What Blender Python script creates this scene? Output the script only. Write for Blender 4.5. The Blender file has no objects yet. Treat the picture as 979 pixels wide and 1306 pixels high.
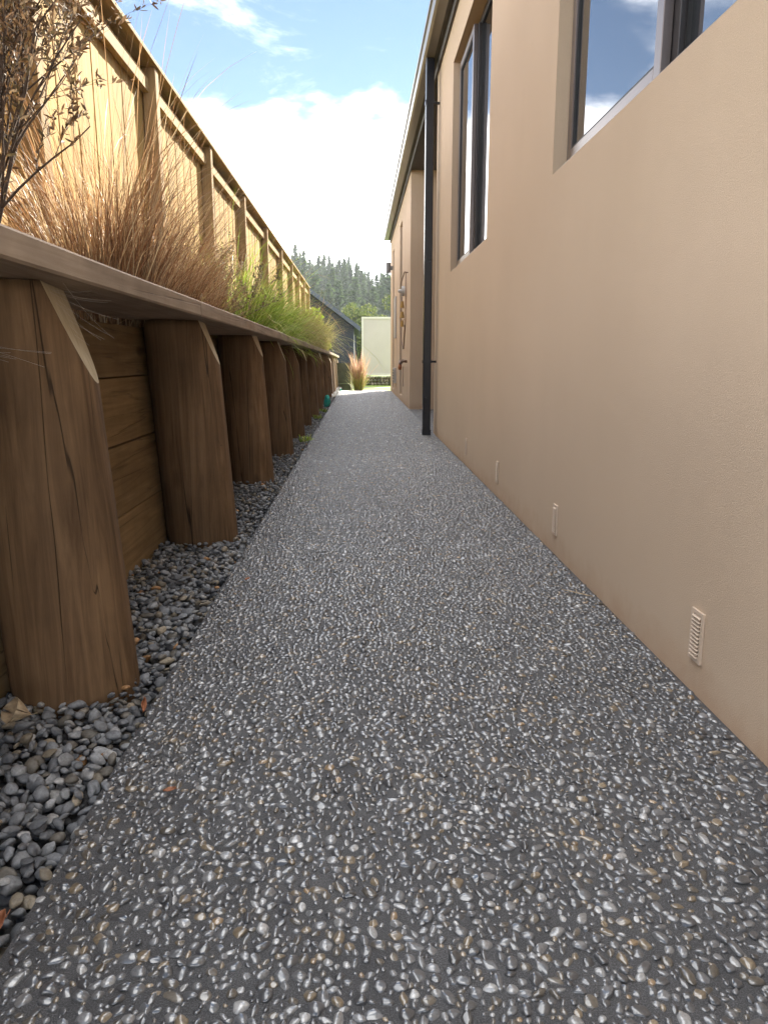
import bpy, bmesh, math, random
import numpy as np
from mathutils import Vector, Matrix, Quaternion, noise

random.seed(7)
rng = np.random.default_rng(7)
SC = bpy.context.scene
COL = SC.collection
R = math.radians

# ------------------------------------------------------------------ camera
EYE = 0.75
F_PX, W_PX, H_PX = 950.0, 979.0, 1306.0
PITCH = math.atan(196 / 950)
YAW = R(1.919)
cam = bpy.data.cameras.new('camera')
cam_ob = bpy.data.objects.new('camera', cam)
COL.objects.link(cam_ob)
cam_ob.location = (0, 0, EYE)
cam_ob.rotation_euler = (math.pi / 2 - PITCH, 0, -YAW)
cam.sensor_fit = 'VERTICAL'
cam.sensor_height = 24
cam.sensor_width = 18
cam.lens = 24 * F_PX / H_PX
cam.clip_start = 0.02
cam.clip_end = 3000
SC.camera = cam_ob

# ------------------------------------------------------------------ sun, sky, exposure
SUN = Vector((0.40, 0.82, 0.60)).normalized()
sun = bpy.data.lights.new('sun', 'SUN')
sun.energy = 4.3
sun.angle = R(0.6)
sun.color = (1.0, 0.93, 0.80)
sun_ob = bpy.data.objects.new('sun', sun)
COL.objects.link(sun_ob)
sun_ob.location = SUN * 40
sun_ob.rotation_euler = SUN.to_track_quat('Z', 'Y').to_euler()

world = bpy.data.worlds.new('World')
SC.world = world
world.use_nodes = True
wt = world.node_tree
wt.nodes.clear()


def nd(nt, kind, **kw):
    n = nt.nodes.new(kind)
    for k, v in kw.items():
        if k.startswith('i_'):
            n.inputs[k[2:].replace('_', ' ')].default_value = v
        else:
            setattr(n, k, v)
    return n


def ramp(nt, stops, interp='LINEAR'):
    r = nt.nodes.new('ShaderNodeValToRGB')
    r.color_ramp.interpolation = interp
    els = r.color_ramp.elements
    while len(els) < len(stops):
        els.new(0.5)
    for e, (p, c) in zip(els, stops):
        e.position = p
        e.color = (c, c, c, 1) if not isinstance(c, (tuple, list)) else tuple(c) + (1,)
    return r


def math_n(nt, op, a, b=None, clamp=False):
    m = nt.nodes.new('ShaderNodeMath')
    m.operation = op
    m.use_clamp = clamp
    for i, v in enumerate((a, b)):
        if v is None:
            continue
        if isinstance(v, (int, float)):
            m.inputs[i].default_value = v
        else:
            nt.links.new(v, m.inputs[i])
    return m.outputs[0]


def mix_c(nt, fac, a, b, blend='MIX'):
    m = nt.nodes.new('ShaderNodeMix')
    m.data_type = 'RGBA'
    m.blend_type = blend
    for sock, v in ((m.inputs[0], fac), (m.inputs[6], a), (m.inputs[7], b)):
        if isinstance(v, (int, float)):
            sock.default_value = v
        elif isinstance(v, (tuple, list)):
            sock.default_value = tuple(v) + (1,) if len(v) == 3 else tuple(v)
        else:
            nt.links.new(v, sock)
    return m.outputs[2]


def build_sky():
    L = wt.links.new
    sky = nd(wt, 'ShaderNodeTexSky', sky_type='NISHITA', sun_disc=False)
    sky.sun_elevation = math.asin(SUN.z)
    sky.sun_rotation = math.atan2(SUN.x, SUN.y)
    sky.air_density = 1.12
    sky.altitude = 3000
    sky.dust_density = 0.0
    sky.ozone_density = 0.9
    tc = nd(wt, 'ShaderNodeTexCoord')
    sep = nd(wt, 'ShaderNodeSeparateXYZ')
    L(tc.outputs['Generated'], sep.inputs[0])
    zc = math_n(wt, 'MAXIMUM', sep.outputs[2], 0.0)
    zz = math_n(wt, 'ADD', zc, 0.16)
    u = math_n(wt, 'DIVIDE', sep.outputs[0], zz)
    v = math_n(wt, 'DIVIDE', sep.outputs[1], zz)
    cmb = nd(wt, 'ShaderNodeCombineXYZ')
    L(u, cmb.inputs[0])
    L(v, cmb.inputs[1])
    cmb.inputs[2].default_value = 31.21  # seed picked for blue ahead and bright unseen cloud overhead
    n1 = nd(wt, 'ShaderNodeTexNoise', i_Scale=0.85, i_Detail=9.0, i_Roughness=0.56, i_Distortion=0.15)
    L(cmb.outputs[0], n1.inputs['Vector'])
    # more cover low down, heavy cloud overhead out of view, added to fill the shade (a bank of cumulus along the horizon all round)
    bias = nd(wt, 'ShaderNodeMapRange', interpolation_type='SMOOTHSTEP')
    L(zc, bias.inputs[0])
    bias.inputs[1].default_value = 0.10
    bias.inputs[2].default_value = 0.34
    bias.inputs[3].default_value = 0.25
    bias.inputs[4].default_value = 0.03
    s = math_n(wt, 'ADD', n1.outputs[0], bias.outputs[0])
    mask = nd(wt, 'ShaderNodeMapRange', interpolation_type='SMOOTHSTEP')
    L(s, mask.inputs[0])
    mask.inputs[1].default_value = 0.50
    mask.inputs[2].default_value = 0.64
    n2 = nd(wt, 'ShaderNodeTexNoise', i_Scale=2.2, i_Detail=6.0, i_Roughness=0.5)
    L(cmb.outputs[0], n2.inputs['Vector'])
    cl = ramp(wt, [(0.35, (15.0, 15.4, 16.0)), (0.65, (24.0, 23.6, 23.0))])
    L(n2.outputs[0], cl.inputs[0])
    # clouds scatter forward: brighter round the sun
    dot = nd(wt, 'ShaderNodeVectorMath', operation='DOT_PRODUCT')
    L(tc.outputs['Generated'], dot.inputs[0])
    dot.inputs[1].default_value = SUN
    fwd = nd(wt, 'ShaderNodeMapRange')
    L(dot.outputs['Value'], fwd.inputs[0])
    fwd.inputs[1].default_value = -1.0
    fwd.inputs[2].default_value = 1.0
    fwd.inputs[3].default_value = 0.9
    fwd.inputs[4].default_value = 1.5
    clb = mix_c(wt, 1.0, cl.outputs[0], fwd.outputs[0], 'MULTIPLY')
    # thin torn wisps over the blue
    n3 = nd(wt, 'ShaderNodeTexNoise', i_Scale=2.6, i_Detail=8.0, i_Roughness=0.62, i_Distortion=0.5)
    L(cmb.outputs[0], n3.inputs['Vector'])
    wm = nd(wt, 'ShaderNodeMapRange', interpolation_type='SMOOTHSTEP')
    L(n3.outputs[0], wm.inputs[0])
    wm.inputs[1].default_value = 0.56
    wm.inputs[2].default_value = 0.80
    wm.inputs[4].default_value = 0.30
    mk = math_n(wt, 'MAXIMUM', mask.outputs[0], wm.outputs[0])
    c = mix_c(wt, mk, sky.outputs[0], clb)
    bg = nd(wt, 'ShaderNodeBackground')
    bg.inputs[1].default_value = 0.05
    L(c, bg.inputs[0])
    out = nd(wt, 'ShaderNodeOutputWorld')
    L(bg.outputs[0], out.inputs[0])


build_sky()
SC.view_settings.view_transform = 'Standard'
SC.view_settings.look = 'None'
SC.view_settings.exposure = 2.1
SC.view_settings.gamma = 1.0
SC.render.engine = 'CYCLES'
SC.cycles.use_denoising = True
SC.cycles.max_bounces = 7
SC.cycles.transparent_max_bounces = 12
SC.cycles.caustics_reflective = False
SC.cycles.caustics_refractive = False


# ------------------------------------------------------------------ materials
def new_mat(name):
    m = bpy.data.materials.new(name)
    m.use_nodes = True
    nt = m.node_tree
    b = nt.nodes['Principled BSDF']
    return m, nt, b


def set_in(b, **kw):
    for k, v in kw.items():
        s = b.inputs[k.replace('_', ' ')]
        s.default_value = tuple(v) + (1,) if isinstance(v, (tuple, list)) and len(v) == 3 else v


def bump(nt, b, height, strength, dist):
    n = nd(nt, 'ShaderNodeBump')
    n.inputs['Strength'].default_value = strength
    n.inputs['Distance'].default_value = dist
    nt.links.new(height, n.inputs['Height'])
    nt.links.new(n.outputs[0], b.inputs['Normal'])
    return n


def obj_coord(nt, scale=(1, 1, 1), rand=True):
    tc = nd(nt, 'ShaderNodeTexCoord')
    out = tc.outputs['Object']
    if rand:
        oi = nd(nt, 'ShaderNodeObjectInfo')
        r = math_n(nt, 'MULTIPLY', oi.outputs['Random'], 37.0)
        add = nd(nt, 'ShaderNodeVectorMath', operation='ADD')
        nt.links.new(out, add.inputs[0])
        nt.links.new(r, add.inputs[1])
        out = add.outputs[0]
    mp = nd(nt, 'ShaderNodeMapping')
    mp.inputs['Scale'].default_value = scale
    nt.links.new(out, mp.inputs[0])
    return mp.outputs[0]


def noise_n(nt, vec, scale, detail=5, rough=0.55, dist=0.0):
    n = nd(nt, 'ShaderNodeTexNoise', i_Scale=scale, i_Detail=detail, i_Roughness=rough, i_Distortion=dist)
    nt.links.new(vec, n.inputs['Vector'])
    return n.outputs[0]


def wood(name, dark, light, axis, crack=0.0, rough=0.8, grain=22, along=1.0, blotch=0.35, knots=0.0, var=0.25, crack_scale=10.0):
    m, nt, b = new_mat(name)
    L = nt.links.new
    sc = [grain, grain, grain]
    sc['xyz'.index(axis)] = along
    v = obj_coord(nt, sc)
    g = noise_n(nt, v, 1.6, 8, 0.62, 0.6)
    cr = ramp(nt, [(0.30, dark), (0.70, light)])
    L(g, cr.inputs[0])
    v2 = obj_coord(nt)
    bl = noise_n(nt, v2, 3.1, 5, 0.6)
    blr = ramp(nt, [(0.3, 1.0 - blotch), (0.7, 1.0)])
    L(bl, blr.inputs[0])
    c = mix_c(nt, 1.0, cr.outputs[0], blr.outputs[0], 'MULTIPLY')
    oi = nd(nt, 'ShaderNodeObjectInfo')
    vr = ramp(nt, [(0.0, 1.0 - var), (1.0, 1.0)])
    L(oi.outputs['Random'], vr.inputs[0])
    c = mix_c(nt, 1.0, c, vr.outputs[0], 'MULTIPLY')
    hgt = g
    if knots:
        sk = [5.0, 5.0, 5.0]
        sk['xyz'.index(axis)] = 2.2
        vk = obj_coord(nt, sk)
        vo = nd(nt, 'ShaderNodeTexVoronoi', i_Scale=1.0)
        L(vk, vo.inputs['Vector'])
        kr = ramp(nt, [(0.06, 0.25), (0.13, 1.0)])
        L(vo.outputs['Distance'], kr.inputs[0])
        c = mix_c(nt, knots, c, kr.outputs[0], 'MULTIPLY')
    if crack:
        s2 = [crack_scale] * 3
        s2['xyz'.index(axis)] = 0.28
        vc = obj_coord(nt, s2)
        wob = noise_n(nt, vc, 1.3, 3, 0.6)
        vw = nd(nt, 'ShaderNodeVectorMath', operation='ADD')
        L(vc, vw.inputs[0])
        L(math_n(nt, 'MULTIPLY', wob, 0.5), vw.inputs[1])
        ve = nd(nt, 'ShaderNodeTexVoronoi', feature='DISTANCE_TO_EDGE', i_Scale=1.0)
        L(vw.outputs[0], ve.inputs['Vector'])
        s3 = [7.0, 7.0, 7.0]
        s3['xyz'.index(axis)] = 1.6
        vm = obj_coord(nt, s3)
        msk = noise_n(nt, vm, 1.0, 3, 0.55)
        wid = math_n(nt, 'MULTIPLY', math_n(nt, 'SUBTRACT', msk, 0.44, True), 0.12)
        cm = math_n(nt, 'DIVIDE', ve.outputs['Distance'], math_n(nt, 'ADD', wid, 0.0008), True)
        crr = ramp(nt, [(0.25, 0.16), (1.0, 1.0)])
        L(cm, crr.inputs[0])
        c = mix_c(nt, crack, c, crr.outputs[0], 'MULTIPLY')
        hgt = math_n(nt, 'ADD', math_n(nt, 'MULTIPLY', g, 0.35), math_n(nt, 'MULTIPLY', cm, 1.0))
    L(c, b.inputs['Base Color'])
    set_in(b, Roughness=rough)
    b.inputs['Specular IOR Level'].default_value = 0.25
    bump(nt, b, hgt, 0.55, 0.004)
    return m


def plain(name, col, rough=0.6, metal=0.0, spec=0.5, nscale=0, namp=0.15, bmp=0.0, bscale=60):
    m, nt, b = new_mat(name)
    set_in(b, Base_Color=col, Roughness=rough, Metallic=metal)
    b.inputs['Specular IOR Level'].default_value = spec
    if nscale:
        v = obj_coord(nt, rand=False)
        n = noise_n(nt, v, nscale, 5, 0.6)
        r = ramp(nt, [(0.3, 1 - namp), (0.7, 1 + namp)])
        nt.links.new(n, r.inputs[0])
        nt.links.new(mix_c(nt, 1.0, tuple(col), r.outputs[0], 'MULTIPLY'), b.inputs['Base Color'])
    if bmp:
        v = obj_coord(nt, rand=False)
        n = noise_n(nt, v, bscale, 4, 0.6)
        bump(nt, b, n, bmp, 0.003)
    return m


def attr_mat(name, rough, spec=0.5, coat=0.0, coat_rough=0.1, grain=0.0, gscale=300, transl=0.0, rnd=0.0):
    m, nt, b = new_mat(name)
    at = nd(nt, 'ShaderNodeAttribute', attribute_name='col')
    c = at.outputs['Color']
    if grain:
        tc = nd(nt, 'ShaderNodeNewGeometry')
        n = noise_n(nt, tc.outputs['Position'], gscale, 4, 0.65)
        r = ramp(nt, [(0.3, 1 - grain), (0.72, 1 + grain)])
        nt.links.new(n, r.inputs[0])
        c = mix_c(nt, 1.0, c, r.outputs[0], 'MULTIPLY')
    nt.links.new(c, b.inputs['Base Color'])
    set_in(b, Roughness=rough)
    b.inputs['Specular IOR Level'].default_value = spec
    b.inputs['Coat Weight'].default_value = coat
    b.inputs['Coat Roughness'].default_value = coat_rough
    b.inputs['Coat IOR'].default_value = 1.6
    if transl:
        t = nd(nt, 'ShaderNodeBsdfTranslucent')
        nt.links.new(c, t.inputs[0])
        mx = nd(nt, 'ShaderNodeMixShader')
        mx.inputs[0].default_value = transl
        nt.links.new(b.outputs[0], mx.inputs[1])
        nt.links.new(t.outputs[0], mx.inputs[2])
        nt.links.new(mx.outputs[0], nt.nodes['Material Output'].inputs[0])
    return m


def stucco():
    m, nt, b = new_mat('tan_plaster')
    L = nt.links.new
    v = obj_coord(nt, rand=False)
    big = noise_n(nt, v, 0.9, 4, 0.55)
    c1 = ramp(nt, [(0.3, (0.535, 0.407, 0.294)), (0.7, (0.59, 0.455, 0.333))])
    L(big, c1.inputs[0])
    vs = obj_coord(nt, (6, 6, 0.5), rand=False)
    st = noise_n(nt, vs, 1.2, 5, 0.6)
    sr = ramp(nt, [(0.32, 0.992), (0.62, 1.004)])
    L(st, sr.inputs[0])
    c = mix_c(nt, 1.0, c1.outputs[0], sr.outputs[0], 'MULTIPLY')
    fine = noise_n(nt, v, 420, 3, 0.6)
    fr = ramp(nt, [(0.3, 0.86), (0.7, 1.10)])
    L(fine, fr.inputs[0])
    c = mix_c(nt, 1.0, c, fr.outputs[0], 'MULTIPLY')
    # splash-back dirt just above the paving
    sep = nd(nt, 'ShaderNodeSeparateXYZ')
    L(v, sep.inputs[0])
    dn = noise_n(nt, v, 9, 5, 0.65)
    hgt = math_n(nt, 'ADD', sep.outputs[2], math_n(nt, 'MULTIPLY', math_n(nt, 'SUBTRACT', dn, 0.5), 0.22))
    dr = ramp(nt, [(0.0, 0.45), (0.10, 1.0)])
    L(hgt, dr.inputs[0])
    c = mix_c(nt, 1.0, c, mix_c(nt, dr.outputs[0], (0.80, 0.68, 0.60), (1, 1, 1)), 'MULTIPLY')
    L(c, b.inputs['Base Color'])
    set_in(b, Roughness=0.85)
    b.inputs['Specular IOR Level'].default_value = 0.2
    mid = noise_n(nt, v, 320, 4, 0.65)
    bump(nt, b, mid, 0.5, 0.0028)
    return m


def concrete():
    m, nt, b = new_mat('exposed_aggregate_matrix')
    L = nt.links.new
    v = obj_coord(nt, rand=False)
    n = noise_n(nt, v, 7, 6, 0.6)
    c1 = ramp(nt, [(0.3, (0.048, 0.048, 0.051)), (0.7, (0.082, 0.082, 0.086))])
    L(n, c1.inputs[0])
    f = noise_n(nt, v, 520, 3, 0.7)
    fr = ramp(nt, [(0.34, 0.35), (0.5, 0.95), (0.66, 2.2)])
    L(f, fr.inputs[0])
    L(mix_c(nt, 1.0, c1.outputs[0], fr.outputs[0], 'MULTIPLY'), b.inputs['Base Color'])
    set_in(b, Roughness=0.62)
    bump(nt, b, noise_n(nt, v, 380, 4, 0.7), 0.9, 0.004)
    return m


def glass_mat():
    m, nt, b = new_mat('window_glass')
    set_in(b, Base_Color=(0.012, 0.014, 0.016), Roughness=0.01, IOR=4.2)
    return m


M_STUCCO = stucco()
M_CONC = concrete()
M_POST = wood('round_post_timber', (0.115, 0.064, 0.031), (0.28, 0.172, 0.090), 'z', crack=0.85, knots=0.5, blotch=0.4, grain=26, along=1.4, var=0.3)
M_CUT = wood('sawn_chamfer_timber', (0.46, 0.38, 0.25), (0.62, 0.53, 0.37), 'z', grain=30, blotch=0.25, var=0.1)
M_PLANK = wood('retaining_plank_timber', (0.22, 0.135, 0.060), (0.38, 0.25, 0.12), 'y', crack=0.3, knots=0.7, grain=24, along=1.2)
M_CAP = wood('weathered_cap_timber', (0.36, 0.275, 0.205), (0.52, 0.415, 0.32), 'y', crack=0.25, knots=0.3, grain=34, along=1.2, var=0.12)
M_FENCE = wood('fence_pine', (0.40, 0.235, 0.070), (0.60, 0.395, 0.135), 'z', crack=0.25, knots=0.5, grain=26, along=1.2, blotch=0.2, var=0.3)
M_RAIL = wood('fence_rail_pine', (0.38, 0.245, 0.105), (0.54, 0.375, 0.18), 'y', crack=0.2, knots=0.3, grain=26, along=1.2, blotch=0.25, var=0.15)
M_FPOST = wood('fence_post_pine', (0.33, 0.21, 0.095), (0.49, 0.34, 0.17), 'z', crack=0.3, grain=26, along=1.2, blotch=0.25, var=0.15)
M_PEB = attr_mat('sealed_pebble', 0.28, 0.6, coat=1.0, coat_rough=0.12, grain=0.3, gscale=260)
M_STONE = attr_mat('river_stone', 0.55, 0.5, grain=0.32, gscale=180)
M_GRASS = attr_mat('grass_blade', 0.45, 0.5, transl=0.42)
M_LEAF = attr_mat('shrub_leaf', 0.6, 0.35, transl=0.25)
M_FOL = attr_mat('tree_foliage', 0.75, 0.1, transl=0.42)
M_BARK = plain('bark', (0.07, 0.045, 0.03), 0.9, nscale=40, namp=0.4)
M_ALU = plain('bronze_aluminium', (0.055, 0.050, 0.050), 0.32, metal=0.55, nscale=3, namp=0.1)
M_ALU_SILL = plain('anodised_sash_metal', (0.20, 0.17, 0.16), 0.32, metal=0.7, nscale=3, namp=0.08)
M_RUBBER = plain('black_gasket', (0.012, 0.012, 0.013), 0.5)
M_GLASS = glass_mat()
M_BLACK = plain('black_colour_steel', (0.010, 0.011, 0.016), 0.25, spec=0.4, nscale=4, namp=0.15)
M_GUTTER = plain('grey_gutter_steel', (0.16, 0.145, 0.125), 0.30, spec=0.6, nscale=2, namp=0.1)
M_SOFFIT = plain('dark_soffit', (0.055, 0.047, 0.043), 0.6, nscale=2)
M_ROOF = plain('roof_steel', (0.04, 0.042, 0.048), 0.45, nscale=2)
M_VENT = plain('vent_plastic', (0.60, 0.475, 0.365), 0.5, nscale=8, namp=0.06)
M_DARK = plain('dark_void', (0.01, 0.009, 0.008), 0.9)
M_SOIL = plain('soil', (0.06, 0.042, 0.028), 0.95, nscale=20, namp=0.4, bmp=0.8, bscale=40)
M_GRAVBED = plain('dark_gravel_bed', (0.035, 0.034, 0.035), 0.9, nscale=60, namp=0.5, bmp=0.8, bscale=150)  # one dark base colour under the loose stones
M_LAWN = plain('lawn', (0.17, 0.25, 0.04), 0.9, nscale=2.5, namp=0.35, bmp=0.5, bscale=90)
M_PALE = plain('pale_concrete', (0.42, 0.39, 0.34), 0.8, nscale=6, namp=0.1)
M_NAVY = plain('navy_weatherboard', (0.015, 0.021, 0.034), 0.55, nscale=3, namp=0.15)
M_NAVYROOF = plain('navy_roof_edge', (0.06, 0.078, 0.11), 0.4, nscale=3, namp=0.1)
M_OLIVE = plain('olive_fence_panel', (0.055, 0.062, 0.045), 0.7, nscale=6, namp=0.2)
M_WHITE = plain('off_white_panel', (0.50, 0.49, 0.50), 0.6, nscale=1.6, namp=0.05)
M_WHITE2 = plain('white_panel_trim', (0.66, 0.67, 0.66), 0.5)
M_GREY = plain('grey_box_paint', (0.16, 0.16, 0.165), 0.5)
M_LGREY = plain('pale_grey_box', (0.42, 0.41, 0.40), 0.5)
M_BRASS = plain('brass_fitting', (0.34, 0.23, 0.09), 0.4, metal=0.7)
M_PIPE = plain('brown_pipe', (0.16, 0.10, 0.07), 0.5, metal=0.3)
M_ORANGE = plain('orange_plastic', (0.34, 0.12, 0.04), 0.5)
M_TURQ = plain('turquoise_plastic', (0.02, 0.36, 0.30), 0.45)
M_DRYLEAF = plain('dry_leaf', (0.36, 0.27, 0.17), 0.7, nscale=70, namp=0.35)
M_REDLEAF = plain('rust_leaf', (0.28, 0.11, 0.05), 0.65, nscale=70, namp=0.35)
M_WEB = plain('cobweb_silk', (0.62, 0.60, 0.58), 0.5)
M_HILL = plain('hill_soil', (0.035, 0.042, 0.022), 0.95, nscale=0.2, namp=0.3)


# ------------------------------------------------------------------ object helpers
def link(name, me, mat=None, parent=None, mats=None):
    o = bpy.data.objects.new(name, me)
    COL.objects.link(o)
    if mats:
        for m in mats:
            me.materials.append(m)
    elif mat is not None and not me.materials:
        me.materials.append(mat)
    if parent is not None:
        o.parent = parent
    return o


def empty(name, loc=(0, 0, 0)):
    o = bpy.data.objects.new(name, None)
    COL.objects.link(o)
    o.location = loc
    o.empty_display_size = 0.1
    return o


def tag(o, label=None, cat=None, group=None, kind=None):
    if label:
        o['label'] = label
    if cat:
        o['category'] = cat
    if group:
        o['group'] = group
    if kind:
        o['kind'] = kind
    return o


def bm_obj(name, bm, mat=None, parent=None, smooth=False, mats=None):
    me = bpy.data.meshes.new(name)
    bmesh.ops.recalc_face_normals(bm, faces=bm.faces)
    bm.to_mesh(me)
    bm.free()
    if smooth:
        me.polygons.foreach_set('use_smooth', [True] * len(me.polygons))
    return link(name, me, mat, parent, mats)


def add_box(bm, x0, x1, y0, y1, z0, z1):
    vs = [bm.verts.new(p) for p in ((x0, y0, z0), (x1, y0, z0), (x1, y1, z0), (x0, y1, z0),
                                    (x0, y0, z1), (x1, y0, z1), (x1, y1, z1), (x0, y1, z1))]
    fs = []
    for q in ((0, 3, 2, 1), (4, 5, 6, 7), (0, 1, 5, 4), (1, 2, 6, 5), (2, 3, 7, 6), (3, 0, 4, 7)):
        fs.append(bm.faces.new([vs[i] for i in q]))
    return vs, fs


def box_obj(name, x0, x1, y0, y1, z0, z1, mat, parent=None, bevel=0.0, seg=1):
    """box as an object whose origin is the centre of its base"""
    cx, cy = (x0 + x1) / 2, (y0 + y1) / 2
    bm = bmesh.new()
    add_box(bm, x0 - cx, x1 - cx, y0 - cy, y1 - cy, 0, z1 - z0)
    if bevel:
        bmesh.ops.bevel(bm, geom=bm.edges[:], offset=bevel, segments=seg, affect='EDGES', profile=0.6)
    o = bm_obj(name, bm, mat, parent)
    base = parent.location if parent is not None else Vector((0, 0, 0))
    o.location = Vector((cx, cy, z0)) - base
    return o


def tube_bm(bm, pts, rad, seg=6, cap=True):
    pts = [Vector(p) for p in pts]
    rads = rad if isinstance(rad, (list, tuple)) else [rad] * len(pts)
    rings = []
    prev = None
    for i, p in enumerate(pts):
        d = (pts[min(i + 1, len(pts) - 1)] - pts[max(i - 1, 0)])
        if d.length < 1e-9:
            d = Vector((0, 0, 1))
        d.normalize()
        if prev is None:
            a = d.orthogonal().normalized()
        else:
            a = (prev - d * prev.dot(d))
            a = a.normalized() if a.length > 1e-6 else d.orthogonal().normalized()
        prev = a
        bb = d.cross(a)
        rings.append([bm.verts.new(p + (a * math.cos(t) + bb * math.sin(t)) * rads[i])
                      for t in [2 * math.pi * k / seg for k in range(seg)]])
    for r0, r1 in zip(rings, rings[1:]):
        for k in range(seg):
            bm.faces.new((r0[k], r0[(k + 1) % seg], r1[(k + 1) % seg], r1[k]))
    if cap:
        bm.faces.new(rings[0][::-1])
        bm.faces.new(rings[-1])


def mesh_np(name, V, Fc, C=None, smooth=True):
    """triangle mesh from numpy arrays, with an optional point colour attribute"""
    me = bpy.data.meshes.new(name)
    n, t = len(V), len(Fc)
    k = Fc.shape[1]
    me.vertices.add(n)
    me.vertices.foreach_set('co', np.ascontiguousarray(V, np.float32).ravel())
    me.loops.add(t * k)
    me.loops.foreach_set('vertex_index', np.ascontiguousarray(Fc, np.int32).ravel())
    me.polygons.add(t)
    me.polygons.foreach_set('loop_start', np.arange(0, t * k, k, dtype=np.int32))
    me.polygons.foreach_set('use_smooth', np.full(t, smooth))
    if C is not None:
        at = me.color_attributes.new('col', 'FLOAT_COLOR', 'POINT')
        cc = np.ones((n, 4), np.float32)
        cc[:, :3] = C
        at.data.foreach_set('color', cc.ravel())
    me.update(calc_edges=True)
    return me


def cam_px(P):
    """image position and depth of points, only used to rank pieces by their size in view"""
    P = np.asarray(P, float)
    fw = np.array([math.sin(YAW) * math.cos(PITCH), math.cos(YAW) * math.cos(PITCH), -math.sin(PITCH)])
    rt = np.array([math.cos(YAW), -math.sin(YAW), 0])
    up = np.cross(rt, fw)
    d = P - np.array([0, 0, EYE])
    z = d @ fw
    return W_PX / 2 + F_PX * (d @ rt) / z, H_PX / 2 - F_PX * (d @ up) / z, z


# ------------------------------------------------------------------ setting: ground, path, gravel strip, garden bed
WALL_X, EDGE_X = 0.76, -0.46
PATH_END = 17.9

bm = bmesh.new()
res = []
N = 40
gx = np.concatenate([-np.geomspace(300, 3, N // 2), np.geomspace(3, 300, N // 2)])
gy = np.concatenate([[-60, -20, -6, 0, 6, 12, 17.0, 18.2], np.geomspace(20, 420, 26)])


def ground_z(x, y):
    z = -0.13
    if y > 30:
        z -= 0.01 * min(y - 30, 60)
    return z


grid = [[bm.verts.new((x, y, ground_z(x, y))) for x in gx] for y in gy]
for j in range(len(gy) - 1):
    for i in range(len(gx) - 1):
        bm.faces.new((grid[j][i], grid[j][i + 1], grid[j + 1][i + 1], grid[j + 1][i]))
tag(bm_obj('ground', bm, M_LAWN), kind='structure')

# path slab: strip beside the house plus the floor of the recess
bm = bmesh.new()
left = []
ys = np.arange(-1.2, PATH_END + 0.01, 0.1)
for y in ys:
    left.append((EDGE_X + 0.006 * noise.noise((0, y * 2.3, 4.0)) + 0.003 * noise.noise((0, y * 9, 1.0)), y))
outline = left + [(WALL_X - 0.001, PATH_END), (WALL_X - 0.001, 11.249), (2.399, 11.249), (2.399, 7.621), (WALL_X - 0.001, 7.621), (WALL_X - 0.001, -1.2)]
f = bm.faces.new([bm.verts.new((x, y, 0)) for x, y in outline])
ex = bmesh.ops.extrude_face_region(bm, geom=[f])
bmesh.ops.translate(bm, verts=[v for v in ex['geom'] if isinstance(v, bmesh.types.BMVert)], vec=(0, 0, -0.12))
bmesh.ops.triangulate(bm, faces=[q for q in bm.faces if len(q.verts) > 4])
path = tag(bm_obj('path', bm, M_CONC), kind='structure')

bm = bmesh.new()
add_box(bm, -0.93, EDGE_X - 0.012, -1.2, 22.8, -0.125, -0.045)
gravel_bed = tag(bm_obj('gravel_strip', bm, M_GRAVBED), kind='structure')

bm = bmesh.new()
nx, ny = 10, 60
g = [[bm.verts.new((-0.93 - i * 0.55 if i else -0.91, 0.1 + j * (24.1 / ny), (0.885 - 0.004 * j * 24.1 / ny) + 0.03 * noise.noise((i * 0.9, j * 0.7, 2)))) for i in range(nx)] for j in range(ny + 1)]
for j in range(ny):
    for i in range(nx - 1):
        bm.faces.new((g[j][i], g[j][i + 1], g[j + 1][i + 1], g[j + 1][i]))
bnd = [e for e in bm.edges if e.is_boundary]
ex = bmesh.ops.extrude_edge_only(bm, edges=bnd)
for v in ex['geom']:
    if isinstance(v, bmesh.types.BMVert):
        v.co.z = -0.12
tag(bm_obj('garden_bed', bm, M_SOIL, smooth=False), kind='structure')


bm = bmesh.new()
add_box(bm, -14, 12, -30, -1.25, -0.125, -0.02)  # open ground behind the camera, unseen, added to bounce sunlight onto wall and posts
tag(bm_obj('unseen_driveway', bm, M_PALE), kind='structure')


# ------------------------------------------------------------------ pebbles
def ico(sub):
    b_ = bmesh.new()
    bmesh.ops.create_icosphere(b_, subdivisions=sub, radius=1.0)
    b_.verts.ensure_lookup_table()
    V = np.array([v.co[:] for v in b_.verts])
    Fc = np.array([[v.index for v in f_.verts] for f_ in b_.faces])
    b_.free()
    return V, Fc


def stone_protos(sub, n, seed, dome=False, rough=0.16):
    V0, F0 = ico(sub)
    out = []
    rg = np.random.default_rng(seed)
    for k in range(n):
        off = Vector((k * 7.3 + seed, k * 3.1, seed * 1.7))
        V = V0.copy()
        for i, p in enumerate(V0):
            pv = Vector(p)
            r = 1 + rough * 1.5 * noise.noise(pv * 0.9 + off) + rough * 0.7 * noise.noise(pv * 2.1 + off)
            V[i] = p * r
        # a few random flattening planes make worn facets
        for q in range(4):
            nrm = rg.normal(size=3)
            nrm /= np.linalg.norm(nrm)
            d = V @ nrm
            lim = rg.uniform(0.62, 0.85)
            over = np.clip(d - lim, 0, None)
            V -= np.outer(over * 0.8, nrm)
        Fk = F0
        if dome:
            keep = (V[F0][:, :, 2].max(axis=1) > -0.12)
            Fk = F0[keep]
            used = np.unique(Fk)
            mp = -np.ones(len(V), int)
            mp[used] = np.arange(len(used))
            V, Fk = V[used], mp[Fk]
        out.append((V, Fk))
    return out


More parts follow.
